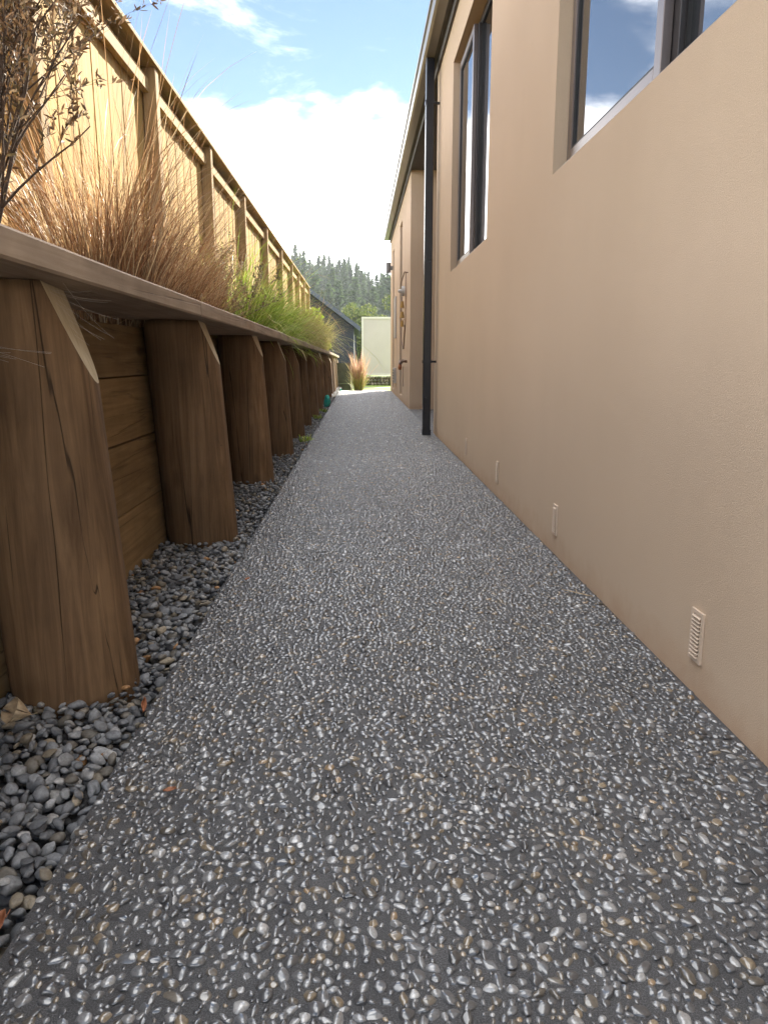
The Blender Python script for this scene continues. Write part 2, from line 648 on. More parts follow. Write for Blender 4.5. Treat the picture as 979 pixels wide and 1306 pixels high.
def scatter(x0f, x1f, y0, y1, sizes, cell=0.025, tries=None):
    """dart throwing with radii, large first; x0f, x1f give the strip's sides"""
    grid_, pts = {}, []
    for r in sizes:
        y = random.uniform(y0, y1)
        x = random.uniform(x0f(y), x1f(y))
        ci, cj = int(x // cell), int(y // cell)
        ok = True
        for a in (-1, 0, 1):
            for b_ in (-1, 0, 1):
                for (px_, py_, pr) in grid_.get((ci + a, cj + b_), ()):
                    dx, dy = px_ - x, py_ - y
                    if dx * dx + dy * dy < (pr + r) ** 2:
                        ok = False
                        break
                if not ok:
                    break
            if not ok:
                break
        if ok:
            grid_.setdefault((ci, cj), []).append((x, y, r))
            pts.append((x, y, r))
    return np.array(pts)


def palette(n, cols, weights, jit=0.18, rg=rng):
    cols = np.array(cols)
    idx = rg.choice(len(cols), n, p=np.array(weights) / np.sum(weights))
    c = cols[idx] * (1 + jit * rg.normal(size=(n, 1)))
    return np.clip(c, 0.01, 0.8)


def rot_mats(n, tilt, rg=rng):
    yaw = rg.uniform(0, 2 * np.pi, n)
    t1, t2 = rg.normal(0, tilt, n), rg.normal(0, tilt, n)
    cz, sz = np.cos(yaw), np.sin(yaw)
    o, z = np.ones(n), np.zeros(n)
    Rz = np.stack([cz, -sz, z, sz, cz, z, z, z, o], 1).reshape(n, 3, 3)
    Rx = np.stack([o, z, z, z, np.cos(t1), -np.sin(t1), z, np.sin(t1), np.cos(t1)], 1).reshape(n, 3, 3)
    Ry = np.stack([np.cos(t2), z, np.sin(t2), z, o, z, -np.sin(t2), z, np.cos(t2)], 1).reshape(n, 3, 3)
    return Ry @ Rx @ Rz


def merge_stones(name, protos, pos, scl, rots, cols, mat, parent):
    Vs, Fs, Cs, base = [], [], [], 0
    which = rng.integers(0, len(protos), len(pos))
    for k, (V, Fk) in enumerate(protos):
        s = which == k
        m = int(s.sum())
        if not m:
            continue
        W = np.einsum('nij,nvj->nvi', rots[s], V[None] * scl[s][:, None, :]) + pos[s][:, None, :]
        Vs.append(W.reshape(-1, 3))
        Fs.append((Fk[None] + (np.arange(m) * len(V))[:, None, None] + base).reshape(-1, 3))
        Cs.append(np.repeat(cols[s], len(V), axis=0))
        base += m * len(V)
    me = mesh_np(name, np.concatenate(Vs), np.concatenate(Fs), np.concatenate(Cs))
    return tag(link(name, me, mat, parent), kind='stuff')


def piece_objects(name, protos, pos, scl, rots, cols, mat, parent, nmesh=48):
    """single stones as child objects sharing a set of meshes"""
    meshes = []
    for k in range(nmesh):
        V, Fk = protos[k % len(protos)]
        me = mesh_np(name, V, Fk, np.tile(cols[k % len(cols)], (len(V), 1)))
        me.materials.append(mat)
        meshes.append(me)
    for i in range(len(pos)):
        o = bpy.data.objects.new(name, meshes[i % nmesh])
        M = Matrix([list(r) for r in rots[i]]).to_4x4() @ Matrix.Diagonal((*[float(q) for q in scl[i]], 1.0))
        M.translation = Vector(pos[i])
        o.matrix_local = M
        o.parent = parent
        COL.objects.link(o)


def top_in_view(pos, size, n=300):
    x, y, z = cam_px(pos)
    vis = (x > -4) & (x < W_PX + 4) & (y > 0) & (y < H_PX + 6) & (z > 0.1)
    score = np.where(vis, size / z, 0)
    return np.argsort(-score)[:n]


def build_path_pebbles():
    def sizes(n, lo=0.0027, mu=0.0062):
        s = np.clip(rng.lognormal(math.log(mu), 0.27, n), lo, 0.0110)
        return np.sort(s)[::-1] * 0.80
    x0 = lambda y: EDGE_X + 0.005
    x1 = lambda y: WALL_X - 0.006
    bands = [(0.70, 3.0, 4300), (3.0, 6.0, 3800), (6.0, PATH_END - 0.02, 2100)]
    allp = []
    for y0, y1, dens in bands:
        area = (y1 - y0) * 1.2
        small = np.sort(np.clip(rng.lognormal(math.log(0.0033), 0.2, int(area * dens * (2.4 if y0 < 3 else 0.15 if y0 < 6 else 0.02))), 0.0022, 0.0046))[::-1]
        p = scatter(x0, x1, y0, y1, np.concatenate([sizes(int(area * dens * 2.4)), small]))
        allp.append(p)
    q = scatter(lambda y: WALL_X, lambda y: 2.3, 7.64, 11.23, sizes(5000))
    allp.append(q)
    P = np.concatenate(allp)
    n = len(P)
    print('path pebbles', n)
    r = P[:, 2]
    el = np.clip(rng.lognormal(0.22, 0.22, n), 1.0, 1.9)
    scl = np.stack([r * 1.24 * el ** 0.60, r * 1.22 / el ** 0.55, r * rng.uniform(0.55, 0.85, n)], 1)
    pos = np.stack([P[:, 0], P[:, 1], -scl[:, 2] * rng.uniform(-0.05, 0.38, n)], 1)
    cols = palette(n, [(0.055, 0.057, 0.062), (0.088, 0.091, 0.097), (0.135, 0.137, 0.142), (0.09, 0.08, 0.067),
                       (0.165, 0.13, 0.088), (0.21, 0.21, 0.21), (0.20, 0.14, 0.082), (0.32, 0.318, 0.315)],
                   [24, 26, 20, 13, 8, 6, 1.2, 1.8])
    rots = rot_mats(n, 0.16)
    ids = top_in_view(pos, np.sqrt(scl[:, 0] * scl[:, 1]))
    one = np.zeros(n, bool)
    one[ids] = True
    piece_objects('pebble', stone_protos(3, 16, 3), pos[one], scl[one], rots[one], cols[one], M_PEB, path)
    rest = ~one
    yd = pos[:, 1] + rng.uniform(-0.5, 0.5, n)
    near, mid, far = rest & (pos[:, 1] < 1.5) & (r > 0.0042), rest & (((pos[:, 1] >= 1.5) & (r > 0.0042) & (yd < 3.5)) | ((yd < 2.0) & (r <= 0.0042))), None
    far = rest & ~near & ~mid
    scl[far] *= np.array([1.22, 1.22, 1.1])   # the coarser meshes lose some girth
    for nm, sel, sub in (('pebble_aggregate', near, 3), ('pebble_aggregate', mid, 2), ('pebble_aggregate', far, 1)):
        merge_stones(nm, stone_protos(sub, 20, 11 + sub, dome=True), pos[sel], scl[sel], rots[sel], cols[sel], M_PEB, path)


def build_gravel():
    def sizes(n, mu):
        return np.sort(np.clip(rng.lognormal(math.log(mu), 0.26, n), 0.0048, 0.0135))[::-1]
    x1 = lambda y: EDGE_X - 0.004
    x0 = lambda y: -0.86
    out = []
    for (zc, mu, dens) in ((-0.032, 0.0092, 4200), (-0.018, 0.0082, 3900), (-0.006, 0.0082, 900)):
        for y0, y1 in ((0.6, 3.5), (3.5, 22.5)):
            k = dens * (1.0 if y0 < 3 else 0.46)
            p = scatter(x0, x1, y0, y1, sizes(int((y1 - y0) * 0.4 * k), mu), cell=0.036)
            if zc > -0.01:
                # the thin top scatter keeps off the slab's edge
                p = p[p[:, 0] < EDGE_X - 0.018]
            z = zc + rng.normal(0, 0.0035, len(p)) - 0.012 * np.clip((p[:, 0] + 0.52) / 0.06, 0, 1)
            out.append(np.column_stack([p, z]))
    # a few stones strayed on to the slab edge
    m = 40
    out.append(np.column_stack([EDGE_X + np.abs(rng.normal(0, 0.012, m)) - 0.006, rng.uniform(0.7, 9, m), rng.uniform(0.0048, 0.009, m), rng.uniform(0.003, 0.007, m)]))
    P = np.concatenate(out)
    n = len(P)
    r = P[:, 2]
    el = np.clip(rng.lognormal(0.25, 0.22, n), 1.0, 2.1)
    scl = np.stack([r * 1.22 * el ** 0.6, r * 1.18 / el ** 0.4, r * rng.uniform(0.5, 0.85, n)], 1)
    pos = np.stack([P[:, 0], P[:, 1], P[:, 3]], 1)
    cols = palette(n, [(0.098, 0.103, 0.112), (0.148, 0.154, 0.164), (0.205, 0.21, 0.217), (0.12, 0.108, 0.09),
                       (0.19, 0.16, 0.117), (0.27, 0.265, 0.258), (0.28, 0.15, 0.062), (0.38, 0.375, 0.37)],
                   [24, 28, 20, 11, 8, 6, 0.8, 2.2])
    rots = rot_mats(n, 0.38)
    rank = np.sqrt(scl[:, 0] * scl[:, 1]) * np.where(pos[:, 2] > -0.027, 1.0, 0.25)
    ids = top_in_view(pos, rank)
    one = np.zeros(n, bool)
    one[ids] = True
    piece_objects('stone', stone_protos(3, 20, 31, rough=0.2), pos[one], scl[one], rots[one], cols[one], M_STONE, gravel_bed, 60)
    rest = ~one
    near, far = rest & (pos[:, 1] < 3.2), rest & (pos[:, 1] >= 3.2)
    merge_stones('loose_gravel', stone_protos(2, 24, 41, rough=0.2), pos[near], scl[near], rots[near], cols[near], M_STONE, gravel_bed)
    merge_stones('loose_gravel', stone_protos(1, 24, 51, rough=0.2), pos[far], scl[far], rots[far], cols[far], M_STONE, gravel_bed)


build_path_pebbles()
build_gravel()


# ------------------------------------------------------------------ retaining wall
def cap_z(y):
    return 0.972 - 0.0058 * y - (0.004 * max(0, y - 17.5))


wall = tag(empty('retaining_wall', (-0.7, 10, 0)), 'timber retaining wall of battered round posts with planks and capping board', 'retaining wall')
POST_Y = [1.70, 3.17, 4.78, 6.09, 7.44, 8.78, 10.1, 11.4, 12.65, 13.9, 15.15, 16.4, 17.6, 18.8, 20.0, 21.2, 22.3]
BAT = math.atan(0.055 / 0.93)


def build_post(i, y):
    rad = 0.142 + 0.006 * math.sin(i * 2.3)
    bm_ = bmesh.new()
    seg, rows = 40, 26
    top = cap_z(y) - 0.057
    z0 = -0.25
    rings = []
    for j in range(rows + 1):
        z = z0 + (top + 0.02 - z0) * j / rows
        ring = []
        for k in range(seg):
            t = 2 * math.pi * k / seg
            n_ = noise.noise((math.cos(t) * 1.1, math.sin(t) * 1.1, z * 0.8 + i * 9))
            n2 = noise.noise((math.cos(t) * 5, math.sin(t) * 5, z * 1.2 + i * 5))
            rr = rad * (1 + 0.030 * n_ + 0.010 * n2) * (1.012 - 0.02 * z)
            ring.append(bm_.verts.new((rr * math.cos(t), rr * math.sin(t), z)))
        rings.append(ring)
    for a, b_ in zip(rings, rings[1:]):
        for k in range(seg):
            bm_.faces.new((a[k], a[(k + 1) % seg], b_[(k + 1) % seg], b_[k]))
    bm_.faces.new(rings[0][::-1])
    bm_.faces.new(rings[-1])
    # batter
    sh = -math.tan(BAT)
    for v in bm_.verts:
        v.co.x += sh * v.co.z
    # level top, then the sloping chamfer towards the path
    gm = bm_.verts[:] + bm_.edges[:] + bm_.faces[:]
    bmesh.ops.bisect_plane(bm_, geom=gm, plane_co=(0, 0, top), plane_no=(0, 0, 1), clear_outer=True)
    ed = [e for e in bm_.edges if e.is_boundary]
    bmesh.ops.edgeloop_fill(bm_, edges=ed)
    dz = 0.19 if i == 0 else 0.150 + 0.025 * math.sin(i * 1.7 + 1)
    xb = rad + sh * (top - dz)
    ang = R(21 + 3 * math.sin(i * 3.1))
    nrm = Vector((math.cos(ang), (0.17 if i == 0 else 0.03) + 0.06 * math.sin(i * 2.2), math.sin(ang)))
    gm = bm_.verts[:] + bm_.edges[:] + bm_.faces[:]
    bmesh.ops.bisect_plane(bm_, geom=gm, plane_co=(xb - 0.002, -0.03, top - dz), plane_no=nrm, clear_outer=True)
    ed = [e for e in bm_.edges if e.is_boundary]
    if ed:
        cut = bmesh.ops.edgeloop_fill(bm_, edges=ed)
        for f_ in cut['faces']:
            f_.material_index = 1
    o = bm_obj('post', bm_, None, wall, mats=[M_POST, M_CUT])
    for p in o.data.polygons:
        p.use_smooth = p.material_index == 0 and len(p.vertices) <= 5
    o.location = Vector((-0.682 - 0.005 * math.sin(i * 4.1), y, 0)) - wall.location
    return o


for i, y in enumerate(POST_Y):
    build_post(i, y)

# horizontal planks behind the posts, laid to the same batter
PLANK_Z = [-0.06, 0.205, 0.447, 0.683, 0.925]
starts = [-1.0, 2.35 + 3.2, 10.8, 16.3, 22.5]
for r_ in range(4):
    joints = [0.1] + [POST_Y[k] for k in ((3, 7, 11) if r_ % 2 else (4, 8, 12))] + [22.5]
    for a, b_ in zip(joints, joints[1:]):
        z0, z1 = PLANK_Z[r_] + 0.0022, PLANK_Z[r_ + 1] - 0.0022
        if r_ == 3:
            z1 = cap_z(b_) - 0.065
        xo = -0.826
        bm_ = bmesh.new()
        ln = b_ - a - 0.003
        th = 0.045
        add_box(bm_, -th, 0, -ln / 2, ln / 2, 0, z1 - z0)
        bmesh.ops.bevel(bm_, geom=bm_.edges[:], offset=0.0035, segments=2, affect='EDGES', profile=0.6)
        for v in bm_.verts:
            v.co.x += -math.tan(BAT) * (v.co.z + z0) + 0.004 * math.sin(r_ * 2.1 + a)
        o = bm_obj('plank', bm_, M_PLANK, wall)
        o.location = Vector((xo, (a + b_) / 2, z0)) - wall.location

# capping boards
CAPJ = [0.1, 2.83, 7.5, 12.3, 17.1, 22.6]
for k, (a, b_) in enumerate(zip(CAPJ, CAPJ[1:])):
    bm_ = bmesh.new()
    n_ = 14
    prof = [(-0.33, -0.055), (-0.33, 0.0), (-0.006, 0.0), (0.0, -0.006), (0.0, -0.050), (-0.005, -0.055)]
    rings = []
    ln = b_ - a - 0.003
    for j in range(n_ + 1):
        y = -ln / 2 + ln * j / n_
        yw = (a + b_) / 2 + y
        wob = 0.003 * noise.noise((yw * 0.8, k * 5.0, 0))
        rings.append([bm_.verts.new((px_ + wob, y, pz + cap_z(yw) - cap_z((a + b_) / 2) + 0.5 * wob)) for px_, pz in prof])
    for r0, r1 in zip(rings, rings[1:]):
        for q in range(len(prof)):
            bm_.faces.new((r0[q], r0[(q + 1) % len(prof)], r1[(q + 1) % len(prof)], r1[q]))
    bm_.faces.new(rings[0][::-1])
    bm_.faces.new(rings[-1])
    o = bm_obj('capping_board', bm_, M_CAP, wall)
    o.location = Vector((-0.572 + 0.002 * (k % 2), (a + b_) / 2, cap_z((a + b_) / 2))) - wall.location


# ------------------------------------------------------------------ paling fence
fence = tag(empty('paling_fence', (-1.55, 11, 0.85)), 'tall sunlit pine paling fence with posts and flat cap above the planted bed', 'fence')
FTOP = 2.865
FP_Y = [1.70, 3.87, 6.07, 8.15, 10.44, 12.9, 15.3, 17.6, 19.6, 21.6, 23.6]


def part_box(name, parent, x0, x1, y0, y1, z0, z1, mat, bevel=0.003):
    return box_obj(name, x0, x1, y0, y1, z0, z1, mat, parent, bevel)


for y in FP_Y:
    part_box('post', fence, -1.565, -1.468, y - 0.049, y + 0.049, 0.70, FTOP - 0.036, M_FPOST, 0.004)
for a, b_ in zip(FP_Y, FP_Y[1:]):
    for zr in (FTOP - 0.21, 1.46, 0.98):
        part_box('rail', fence, -1.566, -1.518, a + 0.051, b_ - 0.051, zr, zr + 0.095, M_RAIL, 0.003)
for k in range(0, len(FP_Y) - 2, 2):
    part_box('fence_cap', fence, -1.650, -1.450, FP_Y[k] - (0.06 if k == 0 else 0) + 0.001, FP_Y[k + 2] - 0.001, FTOP - 0.034, FTOP, M_RAIL, 0.004)
y = FP_Y[0] - 0.04
pal = []
for w in range(5):
    bm_ = bmesh.new()
    add_box(bm_, -0.019, 0, -0.0725, 0.0725, 0, FTOP - 0.85 - 0.038)
    bmesh.ops.bevel(bm_, geom=[e for e in bm_.edges if abs(e.verts[0].co.z - e.verts[1].co.z) > 0.5], offset=0.002, affect='EDGES')
    me = bpy.data.meshes.new('paling')
    bm_.to_mesh(me)
    bm_.free()
    me.materials.append(M_FENCE)
    pal.append(me)
k = 0
while y < FP_Y[-1] + 0.05:
    o = bpy.data.objects.new('paling', pal[k % 5])
    COL.objects.link(o)
    o.parent = fence
    o.location = Vector((-1.568 - (0.004 if k % 2 else 0.0) - random.uniform(0, 0.002), y + 0.0725, 0.85)) - fence.location
    o.rotation_euler = (random.uniform(-0.002, 0.002), 0, random.uniform(-0.012, 0.012))
    y += 0.1485
    k += 1


# ------------------------------------------------------------------ house
house = tag(empty('house', (WALL_X, 7, 0)), 'tan plastered house with black downpipe, aluminium windows and eaves gutter', 'house')
HTOP = 3.40


def wall_holes(name, parent, x, depth, y0, y1, z0, z1, holes, mat):
    """wall facing -x at plane x, with rectangular openings (ya, yb, za, zb) and reveals of the given depth"""
    ysn = sorted({y0, y1, *[h[0] for h in holes], *[h[1] for h in holes]})
    zsn = sorted({z0, z1, *[h[2] for h in holes], *[h[3] for h in holes]})
    bm_ = bmesh.new()
    vv = {}

    def V(xx, yy, zz):
        key = (round(xx, 5), round(yy, 5), round(zz, 5))
        if key not in vv:
            vv[key] = bm_.verts.new(key)
        return vv[key]
    solid = {}
    for i in range(len(ysn) - 1):
        for j in range(len(zsn) - 1):
            cy, cz = (ysn[i] + ysn[i + 1]) / 2, (zsn[j] + zsn[j + 1]) / 2
            solid[i, j] = not any(h[0] < cy < h[1] and h[2] < cz < h[3] for h in holes)
    for (i, j), s in solid.items():
        if not s:
            continue
        ya, yb, za, zb = ysn[i], ysn[i + 1], zsn[j], zsn[j + 1]
        bm_.faces.new((V(x, ya, za), V(x, ya, zb), V(x, yb, zb), V(x, yb, za)))
        bm_.faces.new((V(x + depth, ya, za), V(x + depth, yb, za), V(x + depth, yb, zb), V(x + depth, ya, zb)))
        for di, dj, e in ((-1, 0, ((ya, za), (ya, zb))), (1, 0, ((yb, zb), (yb, za))), (0, -1, ((yb, za), (ya, za))), (0, 1, ((ya, zb), (yb, zb)))):
            if not solid.get((i + di, j + dj), False):
                (p0, q0), (p1, q1) = e
                bm_.faces.new((V(x, p0, q0), V(x + depth, p0, q0), V(x + depth, p1, q1), V(x, p1, q1)))
    for v in bm_.verts:
        v.co -= parent.location
    sharp = [e for e in bm_.edges if len(e.link_faces) == 2 and e.calc_face_angle(0) > 0.5]
    bmesh.ops.bevel(bm_, geom=sharp, offset=0.006, segments=2, affect='EDGES', profile=0.5)
    return bm_obj(name, bm_, mat, parent)


WIN_N = (1.05, 3.09, 1.45, 3.02)
WIN_F = (4.62, 6.40, 1.445, 3.02)
wall_holes('wall', house, WALL_X, 0.22, -0.6, 7.62, -0.11, HTOP, [WIN_N, WIN_F], M_STUCCO)
SLOT1 = (13.35, 14.05, 0.10, 3.05)
SLOT2 = (16.3, 16.85, 0.10, 3.0)
wall_holes('wall', house, WALL_X, 0.22, 11.25, 17.95, -0.11, HTOP, [SLOT1, SLOT2], M_STUCCO)


def hbox(name, x0, x1, y0, y1, z0, z1, mat, parent=house, bevel=0.0):
    return box_obj(name, x0, x1, y0, y1, z0, z1, mat, parent, bevel)


hbox('recess_wall', 0.982, 2.4, 7.40, 7.618, -0.11, HTOP - 0.002, M_STUCCO)
hbox('recess_wall', 0.982, 2.4, 11.252, 11.46, -0.11, HTOP - 0.002, M_STUCCO)
hbox('recess_wall', 2.402, 2.6, 7.40, 11.46, -0.11, HTOP - 0.003, M_STUCCO)
hbox('end_wall', 0.982, 8.0, 17.74, 17.948, -0.11, HTOP - 0.002, M_STUCCO)
hbox('end_wall', 0.982, 8.0, -0.598, -0.4, -0.11, HTOP - 0.002, M_STUCCO)
hbox('back_wall', 7.8, 8.0, -0.39, 17.73, -0.11, HTOP - 0.003, M_STUCCO)
hbox('recess_ceiling', WALL_X + 0.005, 2.398, 7.625, 11.245, HTOP - 0.05, HTOP - 0.012, M_SOFFIT)
# floor slab inside so the rooms behind the glass are closed
hbox('floor_slab', 0.99, 7.79, -0.39, 7.39, 0.12, 0.2, M_DARK)

# eaves: soffit board, plaster cornice strip, gutter, roof
hbox('soffit', 0.70, 1.2, -0.8, 18.05, HTOP + 0.004, HTOP + 0.03, M_SOFFIT)
hbox('cornice_strip', WALL_X - 0.022, WALL_X - 0.001, -0.6, 17.95, HTOP - 0.07, HTOP + 0.001, M_SOFFIT)
bm = bmesh.new()
prof = [(0.0, 0.0), (-0.085, 0.0), (-0.105, 0.012), (-0.112, 0.095), (-0.125, 0.100), (-0.128, 0.125), (-0.112, 0.132), (-0.104, 0.122),
        (-0.100, 0.098), (-0.096, 0.020), (-0.083, 0.008), (-0.006, 0.008), (-0.006, 0.135), (0.0, 0.135)]
rings = [[bm.verts.new((px_, yy, pz)) for px_, pz in prof] for yy in (-7.9, 11.1)]
for q in range(len(prof)):
    bm.faces.new((rings[0][q], rings[0][(q + 1) % len(prof)], rings[1][(q + 1) % len(prof)], rings[1][q]))
for rg_ in rings:
    bm.faces.new(rg_)
gut = bm_obj('gutter', bm, M_GUTTER, house)
gut.location = Vector((0.712, 7.0, HTOP + 0.006)) - house.location
hbox('gutter_end_cap', 0.600, 0.712, 18.101, 18.107, HTOP + 0.006, HTOP + 0.138, M_GUTTER)
hbox('fascia', 0.713, 0.735, -0.8, 18.1, HTOP + 0.031, HTOP + 0.19, M_SOFFIT)
bm = bmesh.new()
prev = None
yy = -0.9
k = 0
while yy < 18.15:
    dz = 0.028 if k % 4 in (0, 1) else 0.0
    cur = (bm.verts.new((0.69, yy, HTOP + 0.175 + dz)), bm.verts.new((4.6, yy, HTOP + 1.10 + dz)), bm.verts.new((8.4, yy, HTOP + 0.18 + dz)))
    if prev:
        bm.faces.new((prev[0], prev[1], cur[1], cur[0]))
        bm.faces.new((prev[1], prev[2], cur[2], cur[1]))
    prev = cur
    yy += 0.02 if k % 2 else 0.10
    k += 1
for v in bm.verts:
    v.co -= house.location
bm_obj('roof', bm, M_ROOF, house)

# downpipe with swan-neck into the gutter and two wall brackets
bm = bmesh.new()
add_box(bm, -0.038, 0.038, -0.044, 0.044, 0, HTOP - 0.002)
bmesh.ops.bevel(bm, geom=[e for e in bm.edges if abs(e.verts[0].co.z - e.verts[1].co.z) > 0.5], offset=0.010, segments=3, affect='EDGES', profile=0.5)
pipe = bm_obj('downpipe', bm, M_BLACK, house)
pipe.location = Vector((0.668, 7.42, 0.004)) - house.location
for p in pipe.data.polygons:
    p.use_smooth = False
for zz in (0.70, 3.02):
    bm = bmesh.new()
    add_box(bm, -0.043, 0.043, -0.049, 0.049, 0, 0.028)
    add_box(bm, 0.0435, 0.0905, -0.012, 0.012, 0.004, 0.024)
    o = bm_obj('bracket', bm, M_BLACK, pipe)
    o.location = (0, 0, zz)
o = box_obj('shoe', -0.042, 0.042, -0.050, 0.050, 0.0, 0.05, M_BLACK, None)
o.parent = pipe


# vents
def build_vent(yc, zc):
    v = empty('vent', Vector((WALL_X, yc, zc)) - house.location)
    v.parent = house
    h, w = 0.118, 0.058
    bm_ = bmesh.new()
    for (a, b_, c, d) in ((-w / 2, -w / 2 + 0.009, 0, h), (w / 2 - 0.009, w / 2, 0, h), (-w / 2 + 0.0091, w / 2 - 0.0091, 0, 0.009), (-w / 2 + 0.0091, w / 2 - 0.0091, h - 0.009, h)):
        add_box(bm_, -0.006, -0.0006, a, b_, c, d)
    bm_obj('frame', bm_, M_VENT, v)
    bm_ = bmesh.new()
    add_box(bm_, -0.0014, -0.0007, -w / 2 + 0.0092, w / 2 - 0.0092, 0.0092, h - 0.0092)
    bm_obj('void_sheet', bm_, M_DARK, v)  # black sheet on the solid wall, painting in the dark behind the slats
    n_ = 11
    me = None
    for k_ in range(n_):
        if me is None:
            bm_ = bmesh.new()
            vs = [bm_.verts.new(p) for p in ((-0.0095, -0.019, 0), (-0.0095, 0.019, 0), (-0.0016, 0.019, 0.0030), (-0.0016, -0.019, 0.0030),
                                            (-0.0095, -0.019, 0.0022), (-0.0095, 0.019, 0.0022), (-0.0016, 0.019, 0.0050), (-0.0016, -0.019, 0.0050))]
            for q in ((0, 3, 2, 1), (4, 5, 6, 7), (0, 1, 5, 4), (1, 2, 6, 5), (2, 3, 7, 6), (3, 0, 4, 7)):
                bm_.faces.new([vs[i_] for i_ in q])
            s = bm_obj('slat', bm_, M_VENT, v)
            me = s.data
        else:
            s = link('slat', me, None, v)
        s.location = (0, 0, 0.0095 + k_ * (h - 0.026) / (n_ - 1))


for yc in (1.565, 2.80, 4.03, 5.235):
    build_vent(yc, 0.078)


# windows
def frame_bars(bm_, ya, yb, za, zb, x0, x1, t):
    add_box(bm_, x0, x1, ya, ya + t, za, zb)
    add_box(bm_, x0, x1, yb - t, yb, za, zb)
    add_box(bm_, x0, x1, ya + t + 0.0003, yb - t - 0.0003, za, za + t)
    add_box(bm_, x0, x1, ya + t + 0.0003, yb - t - 0.0003, zb - t, zb)


def build_window(rect, split, set_back, sash_far):
    ya, yb, za, zb = rect
    w = empty('window', Vector((WALL_X, (ya + yb) / 2, za)) - house.location)
    w.parent = house
    oy, oz = (ya + yb) / 2, za

    def put(name, fn, mat, bev=0.002):
        bm_ = bmesh.new()
        fn(bm_)
        for v in bm_.verts:
            v.co -= Vector((WALL_X, oy, oz))
        if bev:
            bmesh.ops.bevel(bm_, geom=bm_.edges[:], offset=bev, affect='EDGES')
        return bm_obj(name, bm_, mat, w)
    xf = WALL_X + set_back
    put('frame', lambda b_: frame_bars(b_, ya + 0.004, yb - 0.004, za + 0.004, zb - 0.004, xf, xf + 0.08, 0.034), M_ALU)
    put('sill', lambda b_: add_box(b_, WALL_X + 0.012, xf - 0.0005, ya + 0.006, yb - 0.006, za + 0.0015, za + 0.014), M_ALU_SILL)
    put('mullion', lambda b_: add_box(b_, xf - 0.012, xf + 0.07, split - 0.03, split + 0.03, za + 0.0385, zb - 0.0385), M_ALU)
    # opening sash on the far side of the mullion, standing proud of the frame
    s0, s1 = split + 0.012, yb - 0.03
    if sash_far:
        put('sash', lambda b_: frame_bars(b_, s0, s1, za + 0.026, zb - 0.03, xf - 0.040, xf - 0.0125, 0.048), M_ALU_SILL)
        put('gasket', lambda b_: frame_bars(b_, s0 + 0.0482, s1 - 0.0482, za + 0.0745, zb - 0.0785, xf - 0.034, xf - 0.015, 0.009), M_RUBBER, 0)
        put('pane', lambda b_: add_box(b_, xf - 0.027, xf - 0.021, s0 + 0.0575, s1 - 0.0575, za + 0.084, zb - 0.088), M_GLASS, 0)
        f0, f1 = ya + 0.039, split - 0.031
    else:
        put('gasket', lambda b_: frame_bars(b_, split + 0.031, yb - 0.0385, za + 0.039, zb - 0.039, xf + 0.004, xf + 0.028, 0.012), M_RUBBER, 0)
        put('pane', lambda b_: add_box(b_, xf + 0.014, xf + 0.02, split + 0.0435, yb - 0.051, za + 0.0515, zb - 0.0515), M_GLASS, 0)
        f0, f1 = ya + 0.039, split - 0.031
    put('gasket', lambda b_: frame_bars(b_, f0, f1, za + 0.039, zb - 0.039, xf + 0.004, xf + 0.028, 0.012), M_RUBBER, 0)
    put('pane', lambda b_: add_box(b_, xf + 0.014, xf + 0.02, f0 + 0.0125, f1 - 0.0125, za + 0.0515, zb - 0.0515), M_GLASS, 0)
    return w


tag(build_window(WIN_N, 2.14, 0.085, True), 'nearer window reflecting blue sky')
tag(build_window(WIN_F, 5.62, 0.085, True), 'farther window reflecting clouds')


def build_slot(rect):
    ya, yb, za, zb = rect
    w = empty('window', Vector((WALL_X, (ya + yb) / 2, za)) - house.location)
    w.parent = house
    base = Vector((WALL_X, (ya + yb) / 2, za))
    for nm, fn, mt in (('frame', lambda b_: frame_bars(b_, ya + 0.004, yb - 0.004, za + 0.004, zb - 0.004, WALL_X + 0.06, WALL_X + 0.12, 0.05), M_ALU),
                       ('pane', lambda b_: add_box(b_, WALL_X + 0.08, WALL_X + 0.086, ya + 0.0545, yb - 0.0545, za + 0.0545, zb - 0.0545), M_GLASS)):
        bm_ = bmesh.new()
        fn(bm_)
        for v in bm_.verts:
            v.co -= base
        bm_obj(nm, bm_, mt, w)


build_slot(SLOT1)
build_slot(SLOT2)

# wall light, meter cabinet and gas pipework on the far stretch of wall
light = empty('wall_light', Vector((WALL_X, 17.0, 2.58)) - house.location)
light.parent = house
bm = bmesh.new()
add_box(bm, -0.04, -0.001, -0.035, 0.035, 0.06, 0.14)
bm_obj('back_plate', bm, M_GREY, light)
bm = bmesh.new()
bmesh.ops.create_cone(bm, cap_ends=True, segments=20, radius1=0.052, radius2=0.052, depth=0.22, matrix=Matrix.Translation((-0.093, 0, 0.11)))
bm_obj('shade', bm, M_GREY, light)
hbox('meter_cabinet', WALL_X - 0.03, WALL_X - 0.001, 15.2, 15.75, 1.15, 1.95, M_LGREY, bevel=0.006)
vb = empty('louvre_box', Vector((WALL_X, 15.5, 0.26)) - house.location)
vb.parent = house
bm = bmesh.new()
add_box(bm, -0.05, -0.001, -0.2, 0.2, 0, 0.30)
bm_obj('case', bm, M_LGREY, vb)
for k in range(5):
    bm = bmesh.new()
    add_box(bm, -0.062, -0.0505, -0.18, 0.18, 0.02 + k * 0.055, 0.05 + k * 0.055)
    bm_obj('slat', bm, M_GREY, vb)

gas = tag(empty('gas_pipework', (WALL_X - 0.03, 12.1, 0.2)), 'thin looped pipes with brass regulator fixed to the far tan wall', 'pipework')


